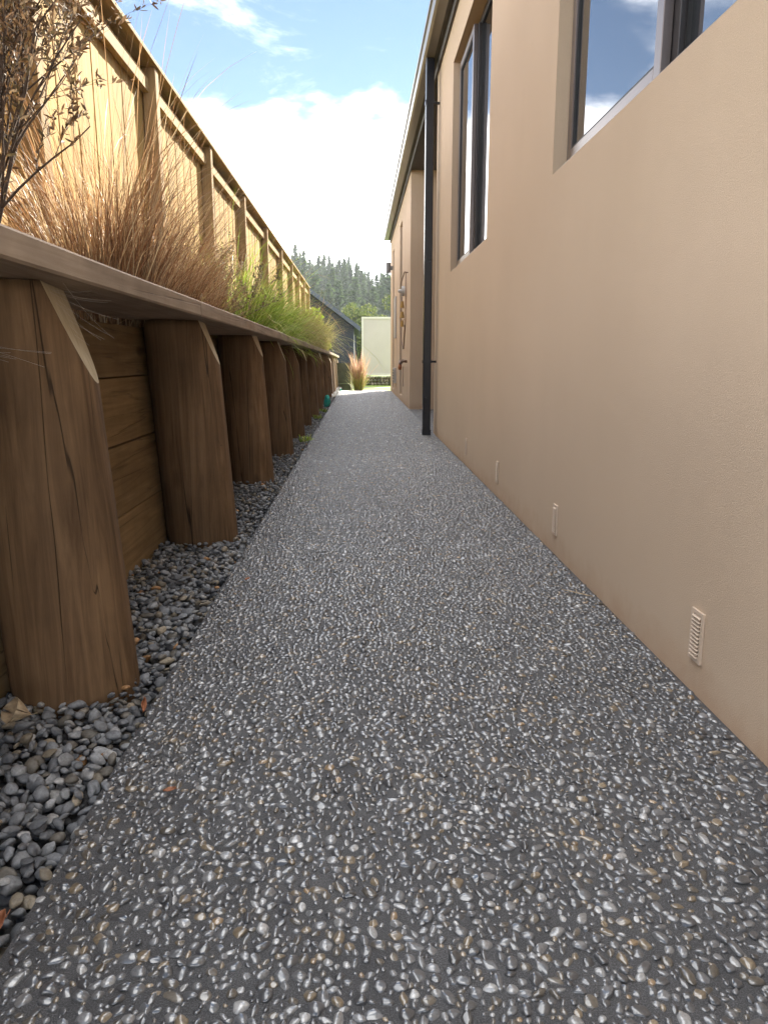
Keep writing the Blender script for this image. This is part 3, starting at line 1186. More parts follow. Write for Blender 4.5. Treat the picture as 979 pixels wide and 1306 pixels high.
def gas_tube(name, pts, rad, mat):
    bm_ = bmesh.new()
    tube_bm(bm_, [Vector(p) - gas.location for p in pts], rad, 8)
    return bm_obj(name, bm_, mat, gas, smooth=True)


gx_ = WALL_X - 0.035
gas_tube('supply_pipe', [(WALL_X - 0.001, 11.75, 2.02), (gx_ - 0.02, 11.75, 2.03), (gx_ - 0.03, 12.6, 1.93), (gx_, 13.1, 1.90)], 0.008, M_PIPE)
gas_tube('riser_pipe', [(gx_, 11.78, 2.02), (gx_, 11.78, 1.3), (gx_ - 0.005, 12.0, 1.02), (gx_ - 0.005, 12.15, 0.9)], 0.007, M_PIPE)
gas_tube('hose', [(gx_, 12.75, 1.75), (gx_ - 0.02, 12.8, 1.4), (gx_ - 0.02, 12.65, 1.1), (gx_ - 0.01, 12.2, 0.9), (gx_ - 0.01, 12.05, 0.95), (gx_ - 0.01, 11.8, 1.25)], 0.008, M_PIPE)
gas_tube('drop_pipe', [(gx_, 12.3, 0.62), (gx_, 12.3, 0.30)], 0.006, M_PIPE)
bm = bmesh.new()
bmesh.ops.create_cone(bm, cap_ends=True, segments=18, radius1=0.075, radius2=0.075, depth=0.05, matrix=Matrix.Translation((0, 0, 0)) @ Matrix.Rotation(math.pi / 2, 4, 'Y'))
bmesh.ops.create_cone(bm, cap_ends=True, segments=14, radius1=0.035, radius2=0.02, depth=0.06, matrix=Matrix.Translation((-0.05, 0, 0)) @ Matrix.Rotation(-math.pi / 2, 4, 'Y'))
o = bm_obj('regulator', bm, M_LGREY, gas)
o.location = Vector((gx_ - 0.02, 12.1, 1.78)) - gas.location
for zz, yy, rr in ((1.60, 12.45, 0.035), (1.44, 12.45, 0.04), (1.30, 12.4, 0.03)):
    bm = bmesh.new()
    bmesh.ops.create_cone(bm, cap_ends=True, segments=12, radius1=rr, radius2=rr * 0.6, depth=0.10, matrix=Matrix.Translation((0, 0, 0)))
    o = bm_obj('brass_fitting', bm, M_BRASS, gas, smooth=False)
    o.location = Vector((gx_ - 0.015, yy, zz)) - gas.location

tap = tag(empty('garden_tap', (WALL_X - 0.04, 11.9, 0.66)), 'brown wall tap with orange connector on the far tan wall', 'tap')
bm = bmesh.new()
tube_bm(bm, [(0.039, 0, 0.04), (-0.03, -0.02, 0.05), (-0.06, 0.25, 0.0), (-0.05, 0.45, 0.05)], [0.022, 0.024, 0.02, 0.016], 10)
bm_obj('body', bm, M_PIPE, tap, smooth=True)
bm = bmesh.new()
tube_bm(bm, [(-0.055, 0.22, 0.0), (-0.06, 0.22, -0.05), (-0.065, 0.22, -0.09)], [0.02, 0.032, 0.022], 10)
bm_obj('connector', bm, M_ORANGE, tap, smooth=True)

# bicycle wheel leaning in the recess behind the downpipe
wh = tag(empty('bicycle_wheel', (1.19, 8.35, 0.0)), 'thin bicycle wheel leaning in the recess behind the downpipe', 'wheel')
bm = bmesh.new()
tube_bm(bm, [(0.315 * math.cos(t), 0, 0.338 + 0.315 * math.sin(t)) for t in np.linspace(0, 2 * math.pi, 41)], 0.02, 8, False)
bm_obj('tyre', bm, M_RUBBER, wh, smooth=True)
bm = bmesh.new()
tube_bm(bm, [(0.288 * math.cos(t), 0, 0.338 + 0.288 * math.sin(t)) for t in np.linspace(0, 2 * math.pi, 41)], 0.009, 6, False)
bm_obj('rim', bm, M_LGREY, wh, smooth=True)
for k in range(16):
    t = 2 * math.pi * k / 16
    bm = bmesh.new()
    tube_bm(bm, [(0.02 * math.cos(t + 0.6), 0.02 * (-1) ** k, 0.338 + 0.02 * math.sin(t + 0.6)), (0.285 * math.cos(t), 0, 0.338 + 0.285 * math.sin(t))], 0.0015, 4)
    bm_obj('spoke', bm, M_LGREY, wh)
bm = bmesh.new()
bmesh.ops.create_cone(bm, cap_ends=True, segments=14, radius1=0.025, radius2=0.025, depth=0.07, matrix=Matrix.Translation((0, 0, 0.338)) @ Matrix.Rotation(math.pi / 2, 4, 'X'))
bm_obj('hub', bm, M_LGREY, wh)
wh.rotation_euler = (R(-6), 0, R(6))


# ------------------------------------------------------------------ plants in the bed
def blades(n, L, base_r, th0, curl, width, cols, weights, k=7, seed=0, bias=None, jit=0.15):
    rg = np.random.default_rng(seed)
    phi = rg.uniform(0, 2 * np.pi, n)
    rad = base_r * np.sqrt(rg.uniform(0, 1, n))
    bx, by = rad * np.cos(phi), rad * np.sin(phi)
    ph = phi + rg.normal(0, 0.5, n)
    ln = L * np.clip(rg.normal(0.82, 0.2, n), 0.3, 1.35)
    th = np.abs(rg.normal(0, th0, n)) * (0.35 + rad / base_r)
    cu = curl * np.clip(rg.normal(1, 0.5, n), 0.1, 2.6)
    P = np.zeros((n, k + 1, 3))
    P[:, 0] = np.stack([bx, by, np.zeros(n)], 1)
    t = th.copy()
    for i in range(k):
        d = np.stack([np.sin(t) * np.cos(ph), np.sin(t) * np.sin(ph), np.cos(t)], 1)
        if bias is not None:
            d = d + np.array(bias) * (i / k)
        P[:, i + 1] = P[:, i] + d * (ln / k)[:, None]
        t = t + cu / k * (0.5 + 1.6 * i / k)
    fa = rg.uniform(0, np.pi, n)
    side = np.stack([np.cos(fa), np.sin(fa), np.zeros(n)], 1)
    wd = width * np.clip(rg.normal(1, 0.25, n), 0.5, 1.7)
    prof = np.concatenate([[0.8], np.linspace(1.0, 0.75, k - 1), [0.1]])
    off = side[:, None, :] * (wd[:, None] * prof[None])[:, :, None] * 0.5
    V = np.stack([P - off, P + off], 2).reshape(n, -1, 3)
    q = []
    for i in range(k):
        q.append([2 * i, 2 * i + 1, 2 * i + 3, 2 * i + 2])
    q = np.array(q)
    m = 2 * (k + 1)
    Fc = (q[None] + (np.arange(n) * m)[:, None, None]).reshape(-1, 4)
    C = palette(n, cols, weights, jit, rg)
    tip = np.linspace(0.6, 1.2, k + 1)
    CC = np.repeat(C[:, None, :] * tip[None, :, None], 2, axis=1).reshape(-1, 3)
    return V.reshape(-1, 3), Fc, CC


def tussock(name, loc, label, groups, cat='grass', group=None):
    Vs, Fs, Cs, b0 = [], [], [], 0
    for g_ in groups:
        V, Fc, C = blades(**g_)
        Vs.append(V)
        Fs.append(Fc + b0)
        Cs.append(C)
        b0 += len(V)
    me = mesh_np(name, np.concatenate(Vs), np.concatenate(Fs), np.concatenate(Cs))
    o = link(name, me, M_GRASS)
    o.location = loc
    return tag(o, label, cat, group)


COPPER = [(0.29, 0.150, 0.070), (0.40, 0.245, 0.125), (0.17, 0.085, 0.042), (0.55, 0.41, 0.24)]
CW = [4, 4, 2.5, 3]
GREEN = [(0.26, 0.37, 0.045), (0.36, 0.46, 0.08), (0.16, 0.25, 0.04), (0.48, 0.47, 0.17)]
GW = [4, 4, 2, 2]
OLIVE = [(0.32, 0.30, 0.09), (0.42, 0.38, 0.14), (0.22, 0.23, 0.06), (0.45, 0.33, 0.15)]
OW = [4, 3, 3, 2]

tussock('tussock_grass', (-1.03, 3.15, 0.87), 'tall coppery tussock grass nearest the camera, before the fence',
        [dict(n=1300, L=0.66, base_r=0.20, th0=0.28, curl=0.6, width=0.0031, cols=COPPER, weights=CW, seed=1),
         dict(n=240, L=1.10, base_r=0.18, th0=0.26, curl=0.9, width=0.0026, cols=COPPER, weights=CW, seed=2, k=10)], group='coppery tussocks')
tussock('tussock_grass', (-1.06, 3.95, 0.87), 'coppery tussock grass second from the camera, spilling over the cap',
        [dict(n=1300, L=0.66, base_r=0.20, th0=0.34, curl=0.8, width=0.0031, cols=COPPER, weights=CW, seed=3),
         dict(n=160, L=1.1, base_r=0.15, th0=0.28, curl=1.0, width=0.0026, cols=COPPER, weights=CW, seed=4, k=10)], group='coppery tussocks')
tussock('tussock_grass', (-1.05, 4.75, 0.87), 'coppery tussock grass farthest back, beside the twiggy grey shrub',
        [dict(n=900, L=0.62, base_r=0.18, th0=0.36, curl=0.9, width=0.0031, cols=COPPER, weights=CW, seed=5),
         dict(n=26, L=1.35, base_r=0.12, th0=0.3, curl=0.9, width=0.0026, cols=COPPER, weights=CW, seed=6, k=12, bias=(0.35, 0.1, 0.1))], group='coppery tussocks')
greens = [(-1.02, 6.3, 0.70, GREEN, GW, 'bright green grass clump nearest the twiggy grey shrub'),
          (-1.05, 7.5, 0.66, GREEN, GW, 'bright green grass clump second behind the twiggy shrub'),
          (-1.00, 8.8, 0.60, GREEN, GW, 'green grass clump just before the olive yellow grasses'),
          (-1.02, 10.0, 0.66, OLIVE, OW, 'olive yellow grass clump nearest the camera'),
          (-1.00, 11.4, 0.66, OLIVE, OW, 'olive yellow grass clump second along the bed'),
          (-1.00, 12.9, 0.68, OLIVE, OW, 'olive yellow grass clump third along the bed'),
          (-0.98, 14.5, 0.70, OLIVE, OW, 'olive yellow grass clump fourth along the bed'),
          (-0.95, 16.2, 0.72, OLIVE, OW, 'wispy olive grass clump farthest along the bed before the navy house')]
for k, (x, y, L_, cc, ww, lab) in enumerate(greens):
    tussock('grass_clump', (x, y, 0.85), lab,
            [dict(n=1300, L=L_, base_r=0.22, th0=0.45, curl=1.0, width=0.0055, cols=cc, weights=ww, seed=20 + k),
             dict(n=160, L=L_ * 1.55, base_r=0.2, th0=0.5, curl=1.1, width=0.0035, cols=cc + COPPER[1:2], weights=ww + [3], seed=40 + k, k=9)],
            group='grass clumps along the raised bed')


def leaf_proto(L, W, fold=0.25, curl=0.15):
    pts = [(0, 0.0), (0.22, 0.75), (0.5, 1.0), (0.8, 0.62), (1.0, 0.0)]
    V = []
    for t, w in pts:
        z = -curl * L * (t - 0.3) ** 2
        V += [(t * L, -w * W / 2, z + fold * w * W / 2), (t * L, 0, z), (t * L, w * W / 2, z + fold * w * W / 2)]
    F_ = []
    for i in range(4):
        a = i * 3
        F_ += [(a, a + 1, a + 4, a + 3), (a + 1, a + 2, a + 5, a + 4)]
    return np.array(V), np.array(F_)


def shrub(name, loc, label, height, n_main, leaf_L, leaf_W, cols, weights, seed, parts=0, lean=(0, 0), spread=0.35, per=13, group=None):
    rg = random.Random(seed)
    nrg = np.random.default_rng(seed)
    root = tag(empty(name, loc), label, 'shrub', group)
    bm_ = bmesh.new()
    tips = []

    def grow(p, d, ln, rad, depth):
        pts, rads = [p.copy()], [rad]
        n_ = 5
        for i in range(n_):
            d = (d + Vector((rg.uniform(-1, 1), rg.uniform(-1, 1), rg.uniform(-0.4, 0.9))) * 0.16).normalized()
            p = p + d * ln / n_
            pts.append(p.copy())
            rads.append(rad * (1 - 0.6 * (i + 1) / n_))
            if depth < 3 and i >= 1:
                for q in range(1 if depth else 2):
                    if rg.random() < 0.8:
                        a = Vector((rg.uniform(-1, 1), rg.uniform(-1, 1), rg.uniform(-0.1, 0.7))).normalized()
                        grow(p.copy(), (d * 0.75 + a * 0.75).normalized(), ln * rg.uniform(0.42, 0.62), rads[-1] * 0.65, depth + 1)
        tube_bm(bm_, pts, rads, 5 if depth < 2 else 3, False)
        if depth >= 1:
            tips.append(pts)
    for m_ in range(n_main):
        a = rg.uniform(0, 6.28)
        s_ = rg.uniform(0.1, spread)
        grow(Vector((0.04 * math.cos(a), 0.04 * math.sin(a), 0)), Vector((math.cos(a) * s_ + lean[0], math.sin(a) * s_ + lean[1], 1)).normalized(),
             height * rg.uniform(0.55, 0.8), 0.0062 * height, 0)
    bm_obj('stem', bm_, M_BARK, root, smooth=True)
    V0, F0 = leaf_proto(1, leaf_W / leaf_L)
    Ms = []
    for pts in tips:
        for _ in range(per):
            i = rg.randrange(1, len(pts))
            p = pts[i - 1].lerp(pts[i], rg.random())
            ax = (pts[i] - pts[i - 1]).normalized()
            d = (ax * 0.5 + Vector((rg.uniform(-1, 1), rg.uniform(-1, 1), rg.uniform(-0.5, 0.9)))).normalized()
            q = d.to_track_quat('X', 'Z') @ Quaternion((1, 0, 0), rg.uniform(0, 6.28))
            Ms.append(Matrix.Translation(p) @ q.to_matrix().to_4x4() @ Matrix.Scale(leaf_L * rg.uniform(0.6, 1.2), 4))
    C = palette(len(Ms), cols, weights, 0.2, nrg)
    idx = list(range(len(Ms)))
    if parts:
        wp = np.array([[*(Vector(loc) + M.translation)] for M in Ms])
        x_, y_, z_ = cam_px(wp)
        vis = (x_ > -3) & (x_ < W_PX) & (y_ > -3) & (y_ < 300)
        order = np.argsort(-np.where(vis, 1 / z_, 0))[:parts]
        lm = []
        for k_ in range(24):
            me = mesh_np('leaf', V0, F0, np.tile(C[order[k_]], (len(V0), 1)))
            me.materials.append(M_LEAF)
            lm.append(me)
        for k_, i in enumerate(order):
            o_ = bpy.data.objects.new('leaf', lm[k_ % 24])
            COL.objects.link(o_)
            o_.parent = root
            o_.matrix_local = Ms[i]
        chosen = set(int(i) for i in order)
        idx = [i for i in idx if i not in chosen]
    if idx:
        MM = np.array([[list(r_) for r_ in Ms[i]] for i in idx])
        W = np.einsum('nij,vj->nvi', MM[:, :3, :3], V0) + MM[:, None, :3, 3]
        Fc = (F0[None] + (np.arange(len(idx)) * len(V0))[:, None, None]).reshape(-1, 4)
        me = mesh_np('foliage', W.reshape(-1, 3), Fc, np.repeat(C[idx], len(V0), axis=0))
        tag(link('foliage', me, M_LEAF, root), kind='stuff')
    return root


shrub('leafy_shrub', (-1.27, 2.55, 0.87), 'dark stemmed shrub with small olive leaves at upper left, before the fence', 1.6, 9, 0.032, 0.0085,
      [(0.16, 0.095, 0.050), (0.22, 0.135, 0.075), (0.11, 0.08, 0.04), (0.27, 0.19, 0.11)], [4, 3, 3, 1.2], 5, parts=300, lean=(0.0, 0.06), spread=0.42, per=11)
shrub('twiggy_shrub', (-1.0, 5.45, 0.86), 'small twiggy grey brown shrub between coppery and green grasses', 0.62, 7, 0.020, 0.009,
      [(0.22, 0.19, 0.10), (0.32, 0.29, 0.16), (0.14, 0.12, 0.07)], [4, 3, 3], 9, spread=0.8, per=6)
shrub('leafy_plant', (-0.86, 18.6, 0.80), 'small bright yellow green leafy plant at the far end of the bed', 0.30, 7, 0.09, 0.06,
      [(0.34, 0.42, 0.04), (0.45, 0.50, 0.07), (0.24, 0.34, 0.04)], [4, 3, 2], 13, spread=0.9, per=2)
shrub('leafy_plant', (-1.38, 22.9, 1.2), 'bright green leafy plant at the far end of the fence', 0.75, 4, 0.10, 0.07,
      [(0.25, 0.36, 0.04), (0.36, 0.44, 0.06)], [4, 3], 14, spread=0.3, per=1)

# weeds and litter on the gravel
WEEDS = [(-0.50, 7.0, 'tiny green weed in the gravel beside the path, nearest of the weeds'), (-0.53, 9.7, 'tiny green weed in the gravel, middle of the weeds'),
         (-0.52, 10.9, 'tiny green weed in the gravel, farthest of the weeds')]
for k, (x, y, lab) in enumerate(WEEDS):
    tussock('weed', (x, y, -0.02), lab, [dict(n=60, L=0.07, base_r=0.05, th0=0.8, curl=1.0, width=0.012, cols=GREEN, weights=GW, k=4, seed=70 + k)], 'weed', 'weeds in the gravel')


def dry_leaf(loc, L, W, rot, label, mat, curl, seed):
    bm_ = bmesh.new()
    nx_, ny_ = 12, 8
    V = []
    for i in range(nx_ + 1):
        t = i / nx_
        w = W * 0.5 * (math.sin(math.pi * min(1, t * 0.97 + 0.02)) ** 0.75)
        row = []
        for j in range(ny_ + 1):
            s = j / ny_ * 2 - 1
            ww = w * (1 + 0.12 * noise.noise((t * 4, s, seed)))
            z = curl * W * (s * s) * (0.6 + 0.6 * t) + 0.25 * L * (t - 0.5) ** 2 + 0.05 * L * noise.noise((t * 3, s * 2, seed + 4))
            row.append(bm_.verts.new((L * (t - 0.5), s * ww * (1 - 0.25 * curl), z)))
        V.append(row)
    for i in range(nx_):
        for j in range(ny_):
            bm_.faces.new((V[i][j], V[i + 1][j], V[i + 1][j + 1], V[i][j + 1]))
    tube_bm(bm_, [(L * 0.48, 0, 0.06 * L), (L * 0.62, 0.02 * L, 0.10 * L), (L * 0.72, 0.05 * L, 0.09 * L)], 0.012 * L, 5)
    o_ = bm_obj('dry_leaf', bm_, mat, None, smooth=True)
    md = o_.modifiers.new('thickness', 'SOLIDIFY')
    md.thickness = 0.0006
    o_.location = loc
    o_.rotation_euler = rot
    return tag(o_, label, 'leaf', 'fallen leaves')


dry_leaf((-0.700, 1.455, 0.026), 0.085, 0.062, (R(52), R(-12), R(-35)), 'large pale curled dry leaf on gravel at the nearest post foot', M_DRYLEAF, 0.5, 3)
dry_leaf((-0.485, 0.86, 0.010), 0.050, 0.026, (R(15), R(-10), R(70)), 'small withered brown leaf at the lower left corner of the gravel', M_REDLEAF, 0.6, 5)
dry_leaf((-0.47, 1.51, 0.012), 0.034, 0.014, (R(20), R(-30), R(100)), 'narrow dark brown leaf at the path edge by the nearest post', M_REDLEAF, 0.6, 6)
dry_leaf((-0.335, 1.19, 0.009), 0.022, 0.013, (0, 0, R(15)), 'tiny rust red leaf fragment lying on the path', M_REDLEAF, 0.3, 7)
dry_leaf((-0.385, 2.46, 0.010), 0.022, 0.013, (R(8), 0, R(50)), 'tiny brown leaf fragment on the left side of the path, farther off', M_REDLEAF, 0.3, 8)
bm = bmesh.new()
tube_bm(bm, [(-0.05, -0.02, 0.001), (-0.015, 0.0, 0.004), (0.02, 0.004, 0.002), (0.05, 0.022, 0.004)], [0.0016, 0.002, 0.0018, 0.001], 6)
tube_bm(bm, [(0.0, 0.002, 0.003), (0.018, -0.012, 0.006), (0.03, -0.016, 0.004)], [0.0013, 0.001, 0.0007], 5)
o = bm_obj('twig', bm, M_DRYLEAF, smooth=True)
o.location = (0.70, 2.28, 0.006)
o.rotation_euler = (0, 0, R(118))
tag(o, 'thin pale twig lying on the path against the tan wall', 'twig')

# turquoise scraps at the foot of the far posts
for (x, y, s, lab) in ((-0.505, 12.0, 0.11, 'crumpled turquoise plastic scrap standing at a far post foot'), (-0.43, 18.1, 0.08, 'small turquoise plastic scrap at the far end of the path')):
    bm = bmesh.new()
    bmesh.ops.create_icosphere(bm, subdivisions=3, radius=1)
    for v in bm.verts:
        n_ = 1 + 0.45 * noise.noise(v.co * 1.6 + Vector((x * 9, y, 0))) + 0.25 * noise.noise(v.co * 4)
        v.co = Vector((v.co.x * s * 0.42 * n_, v.co.y * s * 0.5 * n_, (v.co.z * n_ + 0.8) * s))
    o = bm_obj('plastic_scrap', bm, M_TURQ)
    o.location = (x, y, -0.02 if y < 17 else -0.11)
    tag(o, lab, 'plastic scrap', 'turquoise scraps')


# cobwebs: fine threads from the nearest post to the cap and over its face
def cobweb(loc, pts, label):
    root = Vector(loc)
    bm_ = bmesh.new()
    for a, b_, sag in pts:
        a, b_ = Vector(a), Vector(b_)
        line = [a.lerp(b_, t) - Vector((0, 0, sag * 4 * t * (1 - t))) for t in np.linspace(0, 1, 6)]
        tube_bm(bm_, [p - root for p in line], 0.00018, 3, False)
    o_ = bm_obj('cobweb', bm_, M_WEB)
    o_.location = root
    return tag(o_, label, 'cobweb', 'cobwebs')


rw = random.Random(4)
th_ = []
for k in range(11):
    th_.append(((-0.66 + rw.uniform(-0.05, 0.05), 1.60 + rw.uniform(-0.01, 0.06), 0.905), (-0.60 + rw.uniform(-0.03, 0.03), 1.80 + rw.uniform(-0.08, 0.08), 0.80 + rw.uniform(-0.03, 0.10)), 0.01))
cobweb((-0.63, 1.7, 0.9), th_, 'grey cobweb between nearest post chamfer and the cap underside')
th_ = []
for k in range(7):
    x0_ = rw.uniform(-0.93, -0.86)
    th_.append(((x0_, 1.572, 0.80 + rw.uniform(-0.02, 0.02)), (-0.66 + rw.uniform(-0.06, 0.05), 1.548, 0.745 + rw.uniform(-0.03, 0.03)), rw.uniform(-0.004, 0.01)))
cobweb((-0.78, 1.55, 0.77), th_, 'grey cobweb stretched across the face of the nearest post')


# ------------------------------------------------------------------ beyond the path: panel, stones, navy house, grass, trees, hill
bm = bmesh.new()
add_box(bm, -0.2, 6, 22.9, 23.3, -0.129, -0.122)
tag(bm_obj('footpath', bm, M_PALE), kind='structure')

screen = tag(empty('screen_panel', (0.75, 25.2, 0.2)), 'off-white framed screen panel standing beyond the end of the path', 'screen')
bm = bmesh.new()
add_box(bm, -0.58, 0.75, -0.02, 0.02, 0.05, 1.82)
bm_obj('panel', bm, M_WHITE, screen)
for nm, a in (('frame_bar', (-0.64, -0.582, -0.04, 0.04, 0, 1.88)), ('frame_bar', (0.752, 0.81, -0.04, 0.04, 0, 1.88)), ('frame_bar', (-0.5815, 0.7515, -0.04, 0.04, 1.822, 1.88)), ('frame_bar', (-0.5815, 0.7515, -0.04, 0.04, 0, 0.048))):
    bm = bmesh.new()
    add_box(bm, *a)
    bm_obj(nm, bm, M_WHITE2, screen)

sw = tag(empty('stone_wall', (0.8, 25.2, -0.14)), 'low dark rubble stone wall under the off-white screen', 'stone wall')
bm = bmesh.new()
add_box(bm, -0.75, 1.3, -0.13, 0.13, 0, 0.30)
bm_obj('core', bm, M_SOIL, sw)
sp = stone_protos(2, 8, 77, rough=0.22)
pp, ss = [], []
for r_ in range(3):
    x = -0.72 + 0.05 * r_
    while x < 1.25:
        w_ = rng.uniform(0.08, 0.15)
        pp.append((x + w_ / 2, -0.13, 0.06 + r_ * 0.105))
        ss.append((w_ * 0.55, 0.06, 0.058))
        x += w_
pp, ss = np.array(pp), np.array(ss)
piece_objects('stone', sp, pp, ss, np.tile(np.eye(3), (len(pp), 1, 1)), palette(len(pp), [(0.16, 0.15, 0.12), (0.25, 0.23, 0.18), (0.10, 0.11, 0.07)], [3, 2, 2]), M_STONE, sw, 12)

pan = tag(empty('olive_fence', (-0.9, 20.7, -0.13)), 'low dark olive board fence before the navy house', 'fence')
for k in range(4):
    bm = bmesh.new()
    add_box(bm, -0.6, 0.68, -0.015, 0.015, 0.02 + k * 0.185, 0.20 + k * 0.185)
    bm_obj('board', bm, M_OLIVE, pan)
bm = bmesh.new()
add_box(bm, 0.6805, 0.73, -0.03, 0.03, 0, 0.79)
bm_obj('post', bm, M_PALE, pan)

nh = tag(empty('navy_house', (-4.0, 27, -0.2)), 'dark navy weatherboard house with pitched roof beyond the fence', 'house')
NX0, NX1, EAVE = -8.0, 3.84, 2.03      # relative to the house's origin
bm = bmesh.new()
zr = EAVE - 0.02
ridge_x = (NX0 + NX1) / 2
slope = 0.745
pts = [(NX0, 0), (NX1, 0), (NX1, zr), (ridge_x, zr + slope * (NX1 - ridge_x)), (NX0, zr)]
f0 = [bm.verts.new((x, 0, z)) for x, z in pts]
f1 = [bm.verts.new((x, 9, z)) for x, z in pts]
bm.faces.new(f0)
bm.faces.new(f1[::-1])
for q in range(5):
    bm.faces.new((f0[q], f1[q], f1[(q + 1) % 5], f0[(q + 1) % 5]))
bm_obj('wall', bm, M_NAVY, nh)
z = 0.1
while z < zr + 3.8:
    z1 = z + 0.17
    zt = max(z1, zr)
    xr = NX1 if z1 <= zr else NX1 - (z1 - zr) / slope
    xl = NX0 if z1 <= zr else NX0 + (z1 - zr) / slope
    if xr - xl < 0.5:
        break
    bm = bmesh.new()
    vs, fs = add_box(bm, xl, xr, -0.028, -0.002, z, z1 - 0.004)
    for v in vs:
        if v.co.z > z + 0.1 and v.co.y < -0.01:
            v.co.y = -0.012
    bm_obj('weatherboard', bm, M_NAVY, nh)
    z = z1
for sgn, xe in ((1, NX1), (-1, NX0)):
    bm = bmesh.new()
    ov = 0.24
    e0 = Vector((xe + sgn * ov, 0, zr - slope * ov + 0.03))
    r0 = Vector((ridge_x, 0, zr + slope * (NX1 - ridge_x) + 0.03))
    th = 0.16
    a = [bm.verts.new((p.x, yy, p.z + dz)) for yy in (-0.32, 9.3) for p, dz in ((e0, 0), (r0, 0), (r0, th), (e0, th))]
    for q in ((0, 1, 2, 3), (7, 6, 5, 4), (0, 4, 5, 1), (1, 5, 6, 2), (2, 6, 7, 3), (3, 7, 4, 0)):
        bm.faces.new([a[i_] for i_ in q])
    bm_obj('roof', bm, M_NAVYROOF, nh)
bm = bmesh.new()
add_box(bm, NX1 + 0.03, NX1 + 0.10, 0.3, 0.37, 0, 1.75)
bm_obj('corner_post', bm, M_NAVY, nh)

tussock('pink_grass', (0.0, 20.0, -0.13), 'feathery pinkish red grass clump beside the path end', [
    dict(n=420, L=0.92, base_r=0.09, th0=0.10, curl=0.30, width=0.010, cols=[(0.46, 0.26, 0.19), (0.55, 0.40, 0.28), (0.38, 0.19, 0.14), (0.45, 0.38, 0.20)], weights=[4, 3, 2, 2], seed=90),
    dict(n=260, L=0.5, base_r=0.10, th0=0.25, curl=0.6, width=0.010, cols=OLIVE, weights=OW, seed=91)])


def crown_cards(center, radii, n, size, cols, weights, seed, lumps=14):
    rg = np.random.default_rng(seed)
    lc = rg.normal(size=(lumps, 3))
    lc /= np.linalg.norm(lc, axis=1)[:, None]
    lc = lc * rg.uniform(0.35, 0.85, (lumps, 1)) * np.array(radii)
    lr = rg.uniform(0.28, 0.48, lumps) * min(radii)
    which = rg.integers(0, lumps, n)
    d = rg.normal(size=(n, 3))
    d /= np.linalg.norm(d, axis=1)[:, None]
    P = lc[which] + d * (lr[which] * rg.uniform(0.55, 1.05, n) ** 0.7)[:, None]
    a = rg.normal(size=(n, 3))
    a /= np.linalg.norm(a, axis=1)[:, None]
    b_ = np.cross(a, rg.normal(size=(n, 3)))
    b_ /= np.linalg.norm(b_, axis=1)[:, None]
    s = size * rg.uniform(0.5, 1.3, (n, 1))
    V = np.stack([P - a * s, P - b_ * s * 0.5, P + a * s, P + b_ * s * 0.5], 1).reshape(-1, 3) + np.array(center)
    Fc = np.arange(n * 4).reshape(n, 4)
    C = np.repeat(palette(n, cols, weights, 0.22, rg), 4, axis=0)
    return V, Fc, C


GUM = [(0.12, 0.15, 0.04), (0.18, 0.20, 0.06), (0.08, 0.11, 0.03)]
gums = [(-0.2, 62, 5.2, 2.0, 'rounded yellow green tree just right of the navy roof'), (1.6, 70, 5.0, 2.1, 'yellow green tree behind the middle of the white screen'),
        (4.2, 66, 6.6, 2.3, 'taller yellow green tree against the far house corner'), (0.3, 48, 2.7, 1.4, 'low green tree seen between navy house and white screen'),
        (-4.2, 75, 6.0, 2.4, 'rounded green tree mostly behind the navy roof')]
for k, (x, y, top, rad, lab) in enumerate(gums):
    gz = ground_z(x, y)
    t = tag(empty('broadleaf_tree', (x, y, gz)), lab, 'tree', 'yellow green trees below the hill')
    hh = top - gz
    bm = bmesh.new()
    tube_bm(bm, [(0, 0, 0), (0.05, 0.1, hh * 0.3), (-0.05, 0, hh * 0.65)], [0.14, 0.11, 0.05], 7)
    for q in range(5):
        a = q * 1.3 + k
        tube_bm(bm, [(0, 0, hh * (0.3 + 0.06 * q)), (0.6 * rad * math.cos(a), 0.6 * rad * math.sin(a), hh * (0.55 + 0.06 * q))], [0.05, 0.015], 5)
    bm_obj('trunk', bm, M_BARK, t, smooth=True)
    V, Fc, C = crown_cards((0, 0, hh - rad * 0.85), (rad, rad, rad * 0.85), 5200, 0.11, GUM, [4, 3, 3], 200 + k, 18)
    V2, F2, C2 = crown_cards((0, 0, (hh - rad) * 0.55), (rad * 0.9, rad * 0.9, hh * 0.35), 2600, 0.12, GUM, [3, 2, 4], 260 + k, 14)
    link('crown', mesh_np('crown', np.concatenate([V, V2]), np.concatenate([Fc, F2 + len(V)]), np.concatenate([C, C2])), M_FOL, t)


# wooded hill: conifers standing on a slope
def hill_z(x, y):
    u = min(1.0, max(0.0, (y - 105) / 120.0))
    side = 0.5 - math.atan((x - 2) / 26.0) / math.pi * 0.95
    return -0.8 + 1.2 * u + (u ** 1.15) * (1 + 27 * side) + 1.5 * noise.noise((x * 0.03, y * 0.03, 0))


bm = bmesh.new()
hx = np.linspace(-150, 170, 44)
hy = np.linspace(100, 330, 32)
grid = [[bm.verts.new((x, y, max(-0.8, hill_z(x, y) - (0 if y < 235 else (y - 235) * 0.2)))) for x in hx] for y in hy]
for j in range(len(hy) - 1):
    for i in range(len(hx) - 1):
        bm.faces.new((grid[j][i], grid[j][i + 1], grid[j + 1][i + 1], grid[j + 1][i]))
tag(bm_obj('hill', bm, M_HILL, smooth=True), kind='structure')


